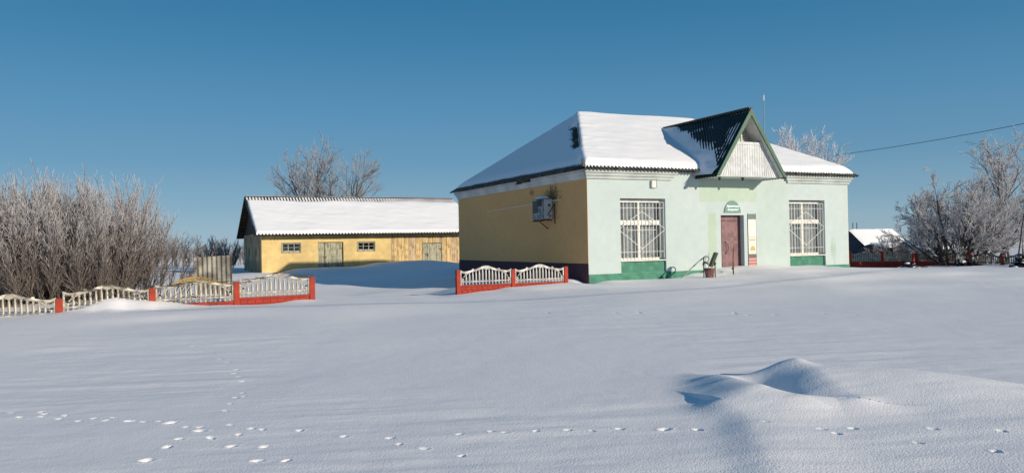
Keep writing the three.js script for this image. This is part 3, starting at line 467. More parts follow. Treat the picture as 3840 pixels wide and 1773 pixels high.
{
  const t = thing('handrail', 'grey pipe handrail with a rounded loop end rising beside the snowy steps', 'handrail');
  put('rail', pipe([[2.9, 0.14, 1.2], [3.2, 0.38, 1.2], [3.9, 0.86, 1.2], [4.08, 0.93, 1.2], [4.18, 0.86, 1.2], [4.13, 0.75, 1.2], [3.95, 0.64, 1.2]], 0.022, 60, 8), M.greyMetal, t); put('post', pipe([[3.94, 0.1, 1.2], [3.94, 0.88, 1.2]], 0.02, 2, 8), M.greyMetal, t);
  const q = thing('boot_rail', 'thin red-brown pipe rail with two uprights in snow before the door', 'handrail');
  put('post', pipe([[5.2, -0.1, 1.28], [5.2, 0.69, 1.28]], 0.02, 2, 8), M.redBrown, q); put('post', pipe([[5.42, 0.1, 1.0], [5.45, 1.16, 1.0]], 0.014, 2, 8), M.redBrown, q); put('post', pipe([[5.5, 0.1, 0.9], [5.58, 1.3, 0.9]], 0.012, 2, 8), M.redBrown, q);
  put('rail', [pipe([[5.2, 0.67, 1.28], [5.43, 0.68, 1.0]], 0.014, 2, 6), pipe([[5.45, 1.14, 1.0], [5.57, 1.16, 0.9]], 0.012, 2, 6), pipe([[5.2, 0.56, 1.28], [5.3, 0.44, 1.1], [5.44, 0.45, 1.0], [5.5, 0.5, 0.9]], 0.018, 12, 6)], M.redBrown, q);
}
{
  const m = thing('antenna_mast', 'thin antenna mast rising behind the porch gable', 'antenna', [15.6, 0, -7.9]);
  put('pole', pipe([[0, -0.6, 0], [0.02, 4, 0], [0.06, 9.1, 0.02]], 0.022, 12, 6), M.greyMetal, m); const b = new THREE.CylinderGeometry(0.03, 0.035, 0.28, 8); b.translate(0.06, 8.85, 0.02); put('tip', b, M.frost, m);
}
// ---------- the yellow storage shed ----------
const SX0 = -7.2, SX1 = 6.6, SZ = -26, SZR = -35, SE = 2.26, SEZ = -25.32, SR = 4.85, SRZ = -30.4;
{
  const shed = thing('storage_shed', 'long yellow plastered shed with plank end and snowy slate roof', 'shed');
  const s = poly([[SX0, -1.2], [0.89, -1.2], [0.89, 2.5], [SX0, 2.5]]);
  s.holes.push(poly([[-6.04, 1.19], [-4.84, 1.19], [-4.84, 1.81], [-6.04, 1.81]]), poly([[-1.35, 1.19], [-0.15, 1.19], [-0.15, 1.81], [-1.35, 1.81]]), poly([[-3.82, -0.5], [-2.23, -0.5], [-2.23, 1.8], [-3.82, 1.8]]));
  put('front_wall', ext(s, 0.35, SZ - 0.35), M.yellow, shed);
  put('end_wall', ext(poly([[-SZ + 0.352, -1.2], [-SZR, -1.2], [-SZR, 2.4], [-SZ + 0.352, 2.4]]), 0.3).rotateY(Math.PI / 2).translate(SX0 + 0.002, 0, 0), M.greyWall, shed);
  put('rear_wall', bx(SX0 + 0.31, SX1, -1.2, 2.4, SZR, SZR + 0.3), M.greyWall, shed);
  put('end_wall', bx(SX1 - 0.3, SX1, -1.2, 2.4, SZR + 0.3, SZ - 0.4), M.greyWall, shed);
  put('backing', bx(0.9, SX1, -1.2, 2.45, SZ - 0.3, SZ - 0.08), M.plankDark, shed);
  put('interior_wall', bx(SX0 + 0.31, 0.8, -1.2, 2.4, SZ - 1.3, SZ - 1.2), M.interior, shed);
  // upright boards at the far end
  const px = [0.90, 1.08, 1.33, 1.56, 1.80, 2.07, 2.32, 2.57, 2.82, 3.03, 3.21, 3.44, 3.75, 3.99, 4.26, 4.40, 4.50, 4.74, 5.0, 5.3, 5.5, 5.75, 6.0, 6.3, 6.6];
  for (let k = 0; k + 1 < px.length; k++) { const r = rng(40 + k); const a = px[k] + 0.008, b = px[k + 1] - 0.008, inDoor = a > 3.0 && b < 4.42; const g = bx(a, b, inDoor ? 1.64 : -0.9, 2.45, SZ - 0.06, SZ - 0.015 + r() * 0.03); g.rotateZ(0); put('plank', g, r() < 0.55 ? M.plankYellow : M.plankGrey, shed); }
  // windows of six panes
  for (const [a, b] of [[-6.04, -4.84], [-1.35, -0.15]]) {
    const w = sub('window', shed), z = SZ - 0.10;
    put('casing', [bx(a, b, 1.75, 1.81, z - 0.06, SZ + 0.02), bx(a, b, 1.19, 1.25, z - 0.06, SZ + 0.025), bx(a, a + 0.06, 1.25, 1.75, z - 0.06, SZ + 0.02), bx(b - 0.06, b, 1.25, 1.75, z - 0.06, SZ + 0.02)], M.shedFrame, w);
    const x0 = a + 0.06, x1 = b - 0.06, wd = (x1 - x0);
    put('sash', [bx(x0, x1, 1.70, 1.75, z - 0.03, z + 0.03), bx(x0, x1, 1.25, 1.30, z - 0.03, z + 0.03), bx(x0, x0 + 0.05, 1.30, 1.70, z - 0.03, z + 0.03), bx(x1 - 0.05, x1, 1.30, 1.70, z - 0.03, z + 0.03), bx(x0 + wd / 3 - 0.02, x0 + wd / 3 + 0.02, 1.30, 1.70, z - 0.03, z + 0.03), bx(x0 + 2 * wd / 3 - 0.02, x0 + 2 * wd / 3 + 0.02, 1.30, 1.70, z - 0.03, z + 0.03), bx(x0 + 0.05, x1 - 0.05, 1.49, 1.515, z - 0.025, z + 0.035)], std(C(0.55, 0.57, 0.50), { map: rep(woodT, 2) }), w);
    for (let i = 0; i < 3; i++) for (const [y0, y1] of [[1.30, 1.49], [1.515, 1.70]]) put('pane', bx(x0 + wd * i / 3 + 0.03, x0 + wd * (i + 1) / 3 - 0.03, y0, y1, z - 0.012, z - 0.008), M.glass, w);
    put('sill', bx(a - 0.01, b + 0.01, 1.165, 1.19, SZ - 0.1, SZ + 0.03), M.shedFrame, w);
  }
  // doors
  for (const [a, b, split, top, zc, w2] of [[-3.82, -2.23, -3.39, 1.80, SZ - 0.12, 4], [3.03, 4.40, 3.35, 1.63, SZ + 0.0, 4]]) {
    const d = sub('door', shed), leaf = (x0, x1, n) => { for (let k = 0; k < n; k++) { const p = lerp(x0, x1, k / n) + 0.004, q = lerp(x0, x1, (k + 1) / n) - 0.004; put('board', bx(p, q, top === 1.8 ? 0.67 : -0.5, top - 0.04, zc - 0.03, zc + 0.005 + 0.006 * ((k * 7) % 3)), M.shedDoor, d); if (top === 1.8) put('board', bx(p, q, -0.5, 0.655, zc - 0.03, zc + 0.008 + 0.006 * ((k * 5) % 3)), M.shedDoor, d); } };
    leaf(a + 0.02, split - 0.015, 2); leaf(split + 0.02, b - 0.05, 6);
    put('crossbar', [bx(a + 0.03, split - 0.02, top - 0.45, top - 0.38, zc + 0.02, zc + 0.04)], M.shedDoor, d); put('crossbar', [bx(b - 0.75, b - 0.06, top - 0.45, top - 0.38, zc + 0.02, zc + 0.04)], M.shedDoor, d);
    put('door_gap', bx(a, b, -0.5, top, zc - 0.05, zc - 0.04), M.dark, d);
    put('padlock', [rbx(split - 0.03, split + 0.06, 0.76, 0.84, zc + 0.015, zc + 0.05, 0.01), bar([split - 0.12, 0.9, zc + 0.03], [split + 0.12, 0.88, zc + 0.03], 0.04, 0.012)], M.dark, d);
    put('hinge', [bar([b - 0.25, top - 0.41, zc + 0.045], [b - 0.02, top - 0.40, zc + 0.045], 0.05, 0.01)], M.slateOld, d);
    if (top === 1.8) put('door_edge', [bar([b - 0.03, 1.76, zc + 0.03], [b - 0.02, 0.75, zc + 0.08], 0.03), bar([b - 0.02, 0.76, zc + 0.08], [b + 0.08, 0.6, zc + 0.1], 0.03)], M.slateOld, d);
  }
  // dark boarded gable end and battens under the overhang
  const gy = (z) => z > SRZ ? lerp(SE, SR, (SEZ - z) / (SEZ - SRZ)) : lerp(2.27, SR, (z + 35.4) / (SRZ + 35.4));
  for (let k = 0; k < 30; k++) { const z0 = SZ - k * 0.3, z1 = z0 - 0.29, t = Math.min(gy(z0), gy(z1)) - 0.1; if (t > 2.42) { const pz = poly([[-z0, 2.4], [-z1, 2.4], [-z1, gy(z1) - 0.1], [-z0, gy(z0) - 0.1]]); put('gable_board', ext(pz, 0.025).rotateY(Math.PI / 2).translate(SX0 + 0.02 + 0.008 * (k % 3), 0, 0), M.plankDark, shed); } }
  for (let k = 0; k < 13; k++) { const z = lerp(-35.3, SRZ - 0.2, k / 12), y = gy(z) - 0.11; put('batten', bx(SX0 - 0.42, SX0 + 0.02, y - 0.03, y + 0.03, z - 0.04, z + 0.04), M.rust, shed); }
  for (let k = 0; k < 12; k++) { const z = lerp(SRZ + 0.2, SEZ - 0.3, k / 11), y = gy(z) - 0.11; put('batten', bx(SX0 - 0.42, SX0 + 0.02, y - 0.03, y + 0.03, z - 0.04, z + 0.04), M.rust, shed); }
  // roof
  const len = Math.hypot(SR - SE, SEZ - SRZ), sv = [0, (SR - SE) / len, (SRZ - SEZ) / len], nv = [0, -sv[2], sv[1]], roof = sub('roof', shed), x0 = SX0 - 0.42;
  put('deck', [grid(1, 1, (u, v) => [lerp(x0, SX1 + 0.3, u), lerp(SE, SR, v) - 0.05, lerp(SEZ, SRZ, v)]), grid(1, 1, (u, v) => [lerp(x0, SX1 + 0.3, u), lerp(2.27, SR, v) - 0.05, lerp(-35.4, SRZ, v)])], M.slateOld, roof);
  const n = 13; for (let k = 0; k < n; k++) for (const [b0, b1] of [[-0.03, 1.3], [len - 1.4, len]]) { const a0 = k * 1.12, a1 = Math.min(a0 + 1.15, SX1 + 0.3 - x0); if (a1 > a0) put('roof_sheet', corrugated([x0, SE + 0.01 + 0.006 * (k % 2), SEZ], [1, 0, 0], sv, nv, a0, a1, b0 - 0.03 * ((k * 5) % 3) * (b0 < 0), b1, 0.2, 0.042, null), M.slateOld, roof); }
  const lr = Math.hypot(SR - 2.27, SRZ + 35.4); for (let k = 0; k < 2; k++) put('roof_sheet', corrugated([x0 + 1.15 * (k + 1), 2.27, -35.4], [-1, 0, 0], [0, (SR - 2.27) / lr, (SRZ + 35.4) / lr], [0, (SRZ + 35.4) / lr, -(SR - 2.27) / lr], 0, 1.15, 0, lr, 0.2, 0.03, null), M.slateOld, roof);
  put('ridge_board', [bar([x0 - 0.02, SR + 0.03, SRZ], [2.2, SR + 0.05, SRZ], 0.05, 0.16)], M.slateOld, roof); put('ridge_board', [bar([2.2, SR + 0.04, SRZ], [SX1 + 0.3, SR + 0.0, SRZ], 0.08, 0.2)], std(C(0.13, 0.05, 0.045)), roof);
  put('rake_board', [bar([x0 - 0.015, SE - 0.06, SEZ], [x0 - 0.015, SR - 0.04, SRZ], 0.03, 0.12), bar([x0 - 0.015, 2.2, -35.4], [x0 - 0.015, SR - 0.04, SRZ], 0.03, 0.12)], M.plankDark, roof);
  // snow on it, thin at the ridge so that the ribs show
  const X1 = SX1 + 0.28, NB = 90, NA = 420;
  const g = grid(NA, NB, (u, v, i, j) => {
    const a = lerp(0.03, X1 - x0, u), b = lerp(0.10, len + 0.02, v), x = x0 + a; const top = len - b;
    const line = 0.52 + 0.25 * (fbm(x * 0.5, 3, 3, 121) - 0.5);
    let h = 0.15 + 0.09 * (fbm(x * 0.5, b * 0.6, 3, 122) - 0.5) + 0.045 * (fbm(x * 0.9 + b * 1.2, b * 2.2 - x * 0.3, 3, 123) - 0.5);
    h = lerp(0.012 + 0.045 * (fbm(x * 1.6, b, 2, 124) - 0.45), h, sstep(line, line + 0.5, top));
    const e = Math.max(0, Math.min(a - 0.02, b - 0.09 - 0.08 * fbm(x * 1.7, 5, 3, 126))); h *= 0.2 + 0.8 * Math.sqrt(1 - (1 - clamp(e / 0.16)) ** 2);
    if (i === 0 || j === 0) h = -0.03;
    return [x, SE + sv[1] * b + nv[1] * (h + 0.012), SEZ + sv[2] * b + nv[2] * (h + 0.012), a, b];
  });
  tag(put('roof_snow', g, M.roofSnow), 'smooth snow sheet on the slate roof of the yellow shed', 'snow', null, 'stuff');
  const g2 = grid(60, 2, (u, v) => { const x = lerp(x0 + 0.1, 2.1, u); return [x, SR + 0.065 + 0.03 * Math.sin(Math.PI * v) * (fbm(x * 3, 2, 2, 9) > 0.38 ? 1 : 0.2), SRZ - 0.07 + 0.16 * v]; }); tag(put('ridge_snow', g2, M.roofSnow), 'thin line of snow along the ridge of the yellow shed', 'snow', null, 'stuff');
}

// ---------- ornamental concrete fences ----------
const balGeo = (h) => new THREE.LatheGeometry([[0.016, 0], [0.024, 0.015], [0.024, 0.05], [0.016, 0.07], [0.02, 0.10], [0.029, 0.17], [0.029, 0.24 * Math.max(1, h / 0.35)], [0.022, h - 0.09], [0.017, h - 0.06], [0.024, h - 0.04], [0.024, h - 0.02], [0.018, h]].map(p => new THREE.Vector2(...p)), 8);
const archY = (t) => { const q = Math.abs(t - 0.5) * 2; // 0 centre, 1 ends
  return q < 0.5 ? 0.58 - 0.115 * (1 - Math.cos(Math.PI * q / 0.5)) / 2 : q < 0.86 ? 0.465 - 0.05 * Math.sin((q - 0.5) / 0.36 * Math.PI / 2) : 0.415 + 0.045 * sstep(0.86, 1.0, q); };
const balCache = new Map();
function fencePanel(parent, w, mat) {
  const p = sub('baluster_panel', parent), N = 40, up = [], lo = [];
  for (let i = 0; i <= N; i++) { const t = i / N; up.push([t * w, archY(t)]); lo.push([t * w, archY(t) - (0.05 + 0.03 * gauss((t - 0.5) / 0.1))]); }
  put('arch', ext(poly([...lo, ...up.reverse()]), 0.05, -0.025, 0.006), mat, p);
  put('lower_rail', [rbx(0.02, w - 0.02, 0.085, 0.125, -0.022, 0.022, 0.01)], mat, p);
  for (const s of [0, 1]) { const X = (x) => s ? w - x : x; put('side_stile', rbx(X(0.0), X(0.045), 0, 0.44, -0.026, 0.026, 0.01), mat, p);
    put('side_arc', [pipe([[X(0.05), 0.12, 0], [X(0.12), 0.24, 0], [X(0.22), 0.33, 0], [X(0.36), 0.40, 0], [X(0.5), 0.445, 0]], 0.016, 16, 6)], mat, p);
    put('corner_arc', [pipe([[X(0.05), 0.40, 0], [X(0.14), 0.385, 0], [X(0.2), 0.33, 0]], 0.02, 8, 6)], mat, p);
    put('scroll', [rbx(X(0.40), X(0.47), 0.455, 0.50, -0.03, 0.03, 0.012)], mat, p); }
  const petals = []; for (let k = 0; k < 7; k++) { const a = Math.PI * (0.1 + 0.8 * k / 6), e = new THREE.SphereGeometry(0.03, 8, 6); e.scale(1.6, 0.7, 0.7); e.rotateZ(a); e.translate(w / 2 + 0.055 * Math.cos(a), 0.48 + 0.05 * Math.sin(a), 0.03); petals.push(e); } const core = new THREE.SphereGeometry(0.035, 8, 6); core.translate(w / 2, 0.475, 0.035); petals.push(core);
  put('rosette', petals, mat, p);
  const n = 15; for (let k = 0; k < n; k++) { const x = w * (k + 0.85) / (n + 0.7), t = x / w, top = archY(t) - 0.05, q = Math.min(x, w - x); const h = q < 0.2 ? Math.max(0.16, 0.12 + q * 1.0) : q < 0.4 ? Math.min(top, 0.34 + (q - 0.2) * 0.4) : top; const key = Math.round(h * 100); if (!balCache.has(key)) balCache.set(key, balGeo(key / 100)); const b = put('baluster', balCache.get(key), mat, p); b.position.set(x, 0, 0); }
  return p;
}
const brickGeo = [0, 1, 2].map(k => rbx(0, 0.172 - 0.004 * k, 0, 0.088, 0, 0.018 + 0.003 * k, 0.006));
function fenceBase(parent, w) {
  const b = sub('brick_base_panel', parent);
  put('slab', [bx(0, w, -0.62, -0.045, -0.03, 0.018), rbx(0, w, -0.06, 0, -0.035, 0.035, 0.012)], M.fenceRed2, b);
  const nb = Math.floor((w - 0.02) / 0.182); for (let r = 0; r < 4; r++) for (let k = 0; k < nb; k++) { const m = put('brick', brickGeo[(r * 5 + k * 3) % 3], (k * 7 + r) % 3 ? M.fenceRed : M.fenceRed2, b); m.position.set(0.015 + k * 0.182 + (r % 2 ? 0.04 : 0), -0.155 - r * 0.097, 0.016); if (r % 2 && k === nb - 1) b.remove(m); }
  return b;
}
function fence(name, label, posts, bases, mat, postMat = M.fenceRed) {
  const f = thing(name, label, 'fence');
  posts.forEach(([x, z, top, skip]) => { if (skip) return; const p = put('post', rbx(-0.068, 0.068, -1.1, 0, -0.065, 0.065, 0.012), postMat, f); p.position.set(x, top, z); });
  for (let i = 0; i + 1 < posts.length; i++) {
    if (bases[i] === null) continue;
    const [x0, z0] = posts[i], [x1, z1] = posts[i + 1], d = Math.hypot(x1 - x0, z1 - z0), ux = (x1 - x0) / d, uz = (z1 - z0) / d, turn = Math.atan2(-uz, ux), w = d - 0.13;
    for (const k of [0, 1]) { const o = k ? fenceBase(f, w) : fencePanel(f, w, mat); o.position.set(x0 + ux * 0.065, bases[i], z0 + uz * 0.065); o.rotation.y = turn; }
  }
  return f;
}
fence('ornamental_fence', 'weathered white baluster fence with red posts before the frosted shrubs', [[-17.2, 2.86, 0.42], [-15.34, 2.70, 0.47], [-13.47, 2.54, 0.61], [-11.59, 2.38, 0.68], [-9.72, 2.21, 0.74]], [0.03, 0.155, 0.215, 0.285], M.concreteOld);
fence('ornamental_fence', 'clean white two-panel baluster fence with red posts beside the ochre wall', [[-4.9, 0.3, 0.71], [-3.015, 0.3, 0.68], [-1.085, 0.3, 0.71]], [0.235, 0.225], M.concreteWhite);
fence('ornamental_fence', 'grey baluster fence with red brick base beyond the green plinth corner', [[21.26, -7.45, 0.74], [22.82, -6.70, 0.70], [24.38, -5.95, 0.71]], [0.14, 0.13], M.concreteOld);
fence('ornamental_fence', 'dark grey baluster fence running behind the spreading trees', [[24.3, -5.7, 0.70], [23.77, -3.85, 0.66], [23.25, -1.97, 0.60], [22.73, -0.09, 0.53], [22.2, 1.8, 0.45]], [0.13, 0.1, 0.06, 0.02], std(C(0.22, 0.215, 0.205), { map: rep(grimeT, 1.6) }), M.fenceRed2);  // balusters get a darker grey than the other fences

{ // slate sheet propped upright behind the fence
  const m = put('slate_sheet', corrugated([0, 0, 0], [1, 0, 0], [0.015, 1, -0.06], [0, 0.06, 1], 0, 1.0, -0.9, 0.72, 0.125, 0.018, null, 10), M.slatePale);
  m.position.set(-12.42, 0.56, 0.25); m.rotation.y = -0.42; m.rotation.z = 0.05; tag(m, 'pale corrugated slate sheet propped upright in snow behind the fence', 'slate sheet');
}

// ---------- trees and shrubs ----------
class Twigs { // gathers tapered tubes into one geometry
  constructor() { this.P = []; this.N = []; this.I = []; }
  tube(pts, radii, sides) {
    const base = this.P.length / 3, n = pts.length; let ref = Math.abs(pts[1][1] - pts[0][1]) > 0.9 * Math.hypot(pts[1][0] - pts[0][0], pts[1][1] - pts[0][1], pts[1][2] - pts[0][2]) ? [1, 0, 0] : [0, 1, 0];
    for (let i = 0; i < n; i++) {
      const a = pts[Math.max(0, i - 1)], b = pts[Math.min(n - 1, i + 1)]; let d = [b[0] - a[0], b[1] - a[1], b[2] - a[2]]; const l = Math.hypot(...d) || 1; d = d.map(v => v / l);
      let u = [d[1] * ref[2] - d[2] * ref[1], d[2] * ref[0] - d[0] * ref[2], d[0] * ref[1] - d[1] * ref[0]]; const m = Math.hypot(...u) || 1; u = u.map(v => v / m); const v = [d[1] * u[2] - d[2] * u[1], d[2] * u[0] - d[0] * u[2], d[0] * u[1] - d[1] * u[0]];
      for (let k = 0; k < sides; k++) { const t = 2 * Math.PI * k / sides, c = Math.cos(t), s = Math.sin(t); const nx = u[0] * c + v[0] * s, ny = u[1] * c + v[1] * s, nz = u[2] * c + v[2] * s; this.N.push(nx, ny, nz); this.P.push(pts[i][0] + nx * radii[i], pts[i][1] + ny * radii[i], pts[i][2] + nz * radii[i]); }
    }
    for (let i = 0; i + 1 < n; i++) for (let k = 0; k < sides; k++) { const a = base + i * sides + k, b = base + i * sides + (k + 1) % sides, c = a + sides, d = b + sides; this.I.push(a, b, d, a, d, c); }
  }
  build() { const g = new THREE.BufferGeometry(), n = this.P.length / 3; g.setAttribute('position', new THREE.Float32BufferAttribute(this.P, 3)); g.setAttribute('normal', new THREE.Float32BufferAttribute(this.N, 3)); g.setAttribute('uv', new THREE.BufferAttribute(new Float32Array(n * 2), 2)); g.setIndex(this.I); return g; }
}
// cfg.lv: per level {n kids, seg, wander, up, angle, len ratio, start, rad ratio}
function grow(out, R, lv, cfg, p, d, len, rad) {
  const c = cfg.lv[lv], pts = [p.slice()], radii = [rad], dirs = [d.slice()]; let q = p.slice(), v = d.slice();
  for (let i = 1; i <= c.seg; i++) {
    v = [v[0] + c.wander * (R() - 0.5), v[1] + c.wander * (R() - 0.5) + c.up / c.seg, v[2] + c.wander * (R() - 0.5)]; const l = Math.hypot(...v); v = v.map(x => x / l);
    q = [q[0] + v[0] * len / c.seg, q[1] + v[1] * len / c.seg, q[2] + v[2] * len / c.seg]; if (q[1] < 0.05) q[1] = 0.05; pts.push(q.slice()); dirs.push(v.slice()); radii.push(Math.max(cfg.rmin, rad * (1 - (1 - c.end) * i / c.seg)));
  }
  let mi = Math.min(c.mesh, out.length - 1); if (mi === 2 && pts[0][1] < 0.7 + 1.3 * R()) mi = 1; // low twigs carry no frost
  out[mi].tube(pts, radii, c.sides);
  const nx = cfg.lv[lv + 1]; if (!nx) return;
  const n = Math.max(1, Math.round(c.kids * (0.75 + 0.5 * R())));
  for (let k = 0; k < n; k++) {
    const t = lerp(c.start, 1, (k + R()) / n), f = Math.min(c.seg - 0.001, t * c.seg), i = Math.floor(f), w = f - i; const b = [0, 1, 2].map(j => lerp(pts[i][j], pts[i + 1][j], w)), dv = dirs[i];
    const an = c.angle * (0.6 + 0.8 * R()), az = 2 * Math.PI * R(); let u = Math.abs(dv[1]) > 0.9 ? [1, 0, 0] : [0, 1, 0]; let s1 = [dv[1] * u[2] - dv[2] * u[1], dv[2] * u[0] - dv[0] * u[2], dv[0] * u[1] - dv[1] * u[0]]; const m = Math.hypot(...s1); s1 = s1.map(x => x / m); const s2 = [dv[1] * s1[2] - dv[2] * s1[1], dv[2] * s1[0] - dv[0] * s1[2], dv[0] * s1[1] - dv[1] * s1[0]];
    const e = [0, 1, 2].map(j => dv[j] * Math.cos(an) + (s1[j] * Math.cos(az) + s2[j] * Math.sin(az)) * Math.sin(an));
    grow(out, R, lv + 1, cfg, b, e, len * c.ratio * (0.6 + 0.6 * R()) * (1.1 - 0.45 * t), Math.max(cfg.rmin, radii[Math.min(i + 1, c.seg)] * 0.72));
  }
}
function plantGeo(seed, cfg) {
  const R = rng(seed), out = cfg.meshes.map(() => new Twigs());
  for (let k = 0; k < cfg.stems; k++) { const a = 2 * Math.PI * (k + R() * 0.8) / cfg.stems, rr = cfg.spread * Math.sqrt(R()), le = cfg.dome ? cfg.lean * R() ** 0.6 : cfg.lean * (0.25 + 0.9 * R()); const lx = cfg.bias?.[0] ?? 0, lz = cfg.bias?.[1] ?? 0; const d = [Math.cos(a) * Math.sin(le) + lx, Math.cos(le), Math.sin(a) * Math.sin(le) + lz]; const l = Math.hypot(...d); grow(out, R, 0, cfg, [Math.cos(a) * rr, -0.4, Math.sin(a) * rr], d.map(x => x / l), cfg.height * (cfg.dome ? 1.05 - 0.32 * le / cfg.lean : 1) * (0.8 + 0.35 * R()), cfg.rad * (0.7 + 0.5 * R())); }
  return out.map(o => o.build());
}
function plant(name, label, category, seed, cfg, x, z, group, sc = 1, y = ground(x, z, false)) {
  const t = thing(name, label, category, [x, y, z], 0, group), g = plantGeo(seed, cfg); cfg.meshes.forEach(([n, m], i) => { const o = put(n, g[i], m, t); if (i) o.userData.kind = 'stuff'; }); t.scale.setScalar(sc); return t;
}
function again(t, label, x, z, turn, sc, y = ground(x, z, false)) { const c = t.clone(); c.name = numbered(t.name.replace(/_\d{3}$/, '')); c.position.set(x, y, z); c.rotation.y = turn; c.scale.setScalar(sc); c.userData = { ...t.userData, label }; scene.add(c); return c; }

// dense frosted thicket behind the ornamental fence
const SHRUB = { dome: true, stems: 72, spread: 0.95, lean: 0.56, height: 3.1, rad: 0.016, rmin: 0.0046, meshes: [['stems', M.stemBrown], ['twigs', M.twigBare], ['frosted_twigs', M.twigFrost]], lv: [
  { seg: 6, wander: 0.25, up: 0.15, kids: 20, start: 0.18, angle: 0.42, ratio: 0.30, end: 0.35, sides: 3, mesh: 0 },
  { seg: 2, wander: 0.3, up: 0.4, kids: 6, start: 0.1, angle: 0.5, ratio: 0.42, end: 0.6, sides: 3, mesh: 1 },
  { seg: 1, wander: 0.3, up: 0.4, kids: 0, start: 0.2, angle: 0.6, ratio: 0.5, end: 0.7, sides: 3, mesh: 2 }] };
const thicket = 'shrubs of the frosted thicket';
const sh = plant('frosted_shrub', 'dense frosted shrub in the thicket behind the weathered fence', 'shrub', 301, SHRUB, -16.63, -0.4, thicket);
const sh2 = plant('frosted_shrub', 'dense frosted shrub in the thicket behind the weathered fence', 'shrub', 302, { ...SHRUB, lean: 0.5 }, -15.0, -1.0, thicket);
const lab = 'dense frosted shrub in the thicket behind the weathered fence';
[[-17.7, -0.2, 1.3, 1.02], [-15.9, -0.1, 4.0, 0.97], [-17.0, -3.2, 2.2, 1.08], [-15.2, -3.8, 0.7, 1.08], [-14.9, -0.2, 3.1, 0.93], [-18.6, -2.2, 5.2, 1.05]].forEach(([x, z, a, s], i) => again(i % 2 ? sh2 : sh, lab, x, z, a, s));
plant('frosted_shrub', 'frosted shrub leaning out of the thicket towards the slate sheet', 'shrub', 303, { ...SHRUB, stems: 26, height: 2.5, lean: 0.45, bias: [0.2, 0.06] }, -14.6, -1.2, thicket);
plant('frosted_shrub', 'low frosted shrub spreading over the fence near the dry vine', 'shrub', 304, { ...SHRUB, stems: 15, height: 1.3, lean: 0.6, bias: [0.3, 0.1] }, -13.4, -0.1, thicket);

const TREE = { stems: 3, spread: 0.15, lean: 0.35, height: 7, rad: 0.10, rmin: 0.011, meshes: [['trunk', M.bark], ['crown', M.twigFrost]], lv: [
  { seg: 7, wander: 0.22, up: 0.25, kids: 10, start: 0.22, angle: 0.6, ratio: 0.5, end: 0.25, sides: 6, mesh: 0 },
  { seg: 5, wander: 0.3, up: 0.3, kids: 8, start: 0.2, angle: 0.6, ratio: 0.5, end: 0.4, sides: 4, mesh: 0 },
  { seg: 3, wander: 0.35, up: 0.25, kids: 6, start: 0.15, angle: 0.55, ratio: 0.55, end: 0.5, sides: 3, mesh: 1 },
  { seg: 2, wander: 0.3, up: 0.2, kids: 0, start: 0, angle: 0.5, ratio: 0.5, end: 0.6, sides: 3, mesh: 1 }] };
plant('frosted_tree', 'round-crowned frosted tree rising behind the shed roof', 'tree', 311, { ...TREE, dome: true, stems: 16, height: 9.6, lean: 0.72, spread: 0.4, rmin: 0.013, meshes: [['trunk', M.barkDark], ['crown', M.twigGrey]], lv: TREE.lv.map((l, i) => ({ ...l, kids: [9, 7, 6, 0][i] })) }, 0.2, -41.8, undefined, 0.95);
plant('frosted_tree', 'slim tree with bare upright rods rising behind the thicket', 'tree', 312, { ...TREE, stems: 4, height: 3.6, lean: 0.3, rad: 0.05, rmin: 0.006, lv: TREE.lv.map((l, i) => ({ ...l, kids: [7, 5, 3, 0][i], angle: 0.4, up: 0.5 })) }, -14.3, -12.5);
const tb = plant('frosted_tree', 'hoar-white tree top showing over the shop roof beside the mast', 'tree', 313, { ...TREE, stems: 3, height: 6.4, lean: 0.3, meshes: [['trunk', M.bark], ['crown', M.frost]], lv: TREE.lv.map((l, i) => ({ ...l, start: i ? l.start : 0.45, kids: [12, 9, 7, 0][i] })) }, 32.0, -23.4, undefined, 1.22);
again(tb, 'hoar-white tree top showing over the shop roof under the cable', 32.4, -19.4, 2, 1.08);
// spreading trees by the grey fence
const SPREAD = { ...TREE, stems: 7, spread: 0.35, lean: 0.72, height: 4.1, rad: 0.08, rmin: 0.0085, meshes: [['trunk', M.barkDark], ['crown', M.twigTree]], lv: TREE.lv.map((l, i) => ({ ...l, kids: [10, 9, 9, 0][i], up: [0.35, 0.3, 0.2, 0.1][i], wander: [0.3, 0.4, 0.45, 0.4][i] })) };
plant('spreading_tree', 'spreading dark-stemmed frosted tree before the grey fence', 'tree', 321, { ...SPREAD, dome: true, stems: 11, lean: 0.95 }, 23.3, -3.1);
plant('spreading_tree', 'many-stemmed frosted tree leaning towards the thin sapling', 'tree', 322, { ...SPREAD, bias: [0.12, 0.2], height: 3.5 }, 24.6, -2.9);
plant('spreading_tree', 'frosted bushy tree farther back behind the thin sapling', 'tree', 323, { ...SPREAD, height: 4.6, rmin: 0.01 }, 32.2, -6.8);
plant('tall_tree', 'tall frosted tree with a rounded head above the bushy crowns', 'tree', 324, { ...TREE, stems: 2, height: 6.6, lean: 0.12, rad: 0.11, lv: TREE.lv.map((l, i) => ({ ...l, start: i ? l.start : 0.55 })) }, 33.2, -6.2);
plant('sapling', 'thin dark sapling with few upright branches by the grey fence', 'tree', 325, { ...TREE, stems: 1, height: 5.6, lean: 0.1, rad: 0.045, rmin: 0.006, meshes: [['trunk', M.barkDark], ['crown', M.twigBare]], lv: TREE.lv.map((l, i) => ({ ...l, kids: [8, 4, 2, 0][i], angle: 0.4, start: i ? 0.3 : 0.4 })) }, 22.6, 0.5);
plant('frosted_shrub', 'small round frosted shrub behind the red-based fence', 'shrub', 326, { ...SHRUB, stems: 22, height: 2.0, lean: 0.75, rmin: 0.008, rad: 0.02 }, 28.0, -9.6);
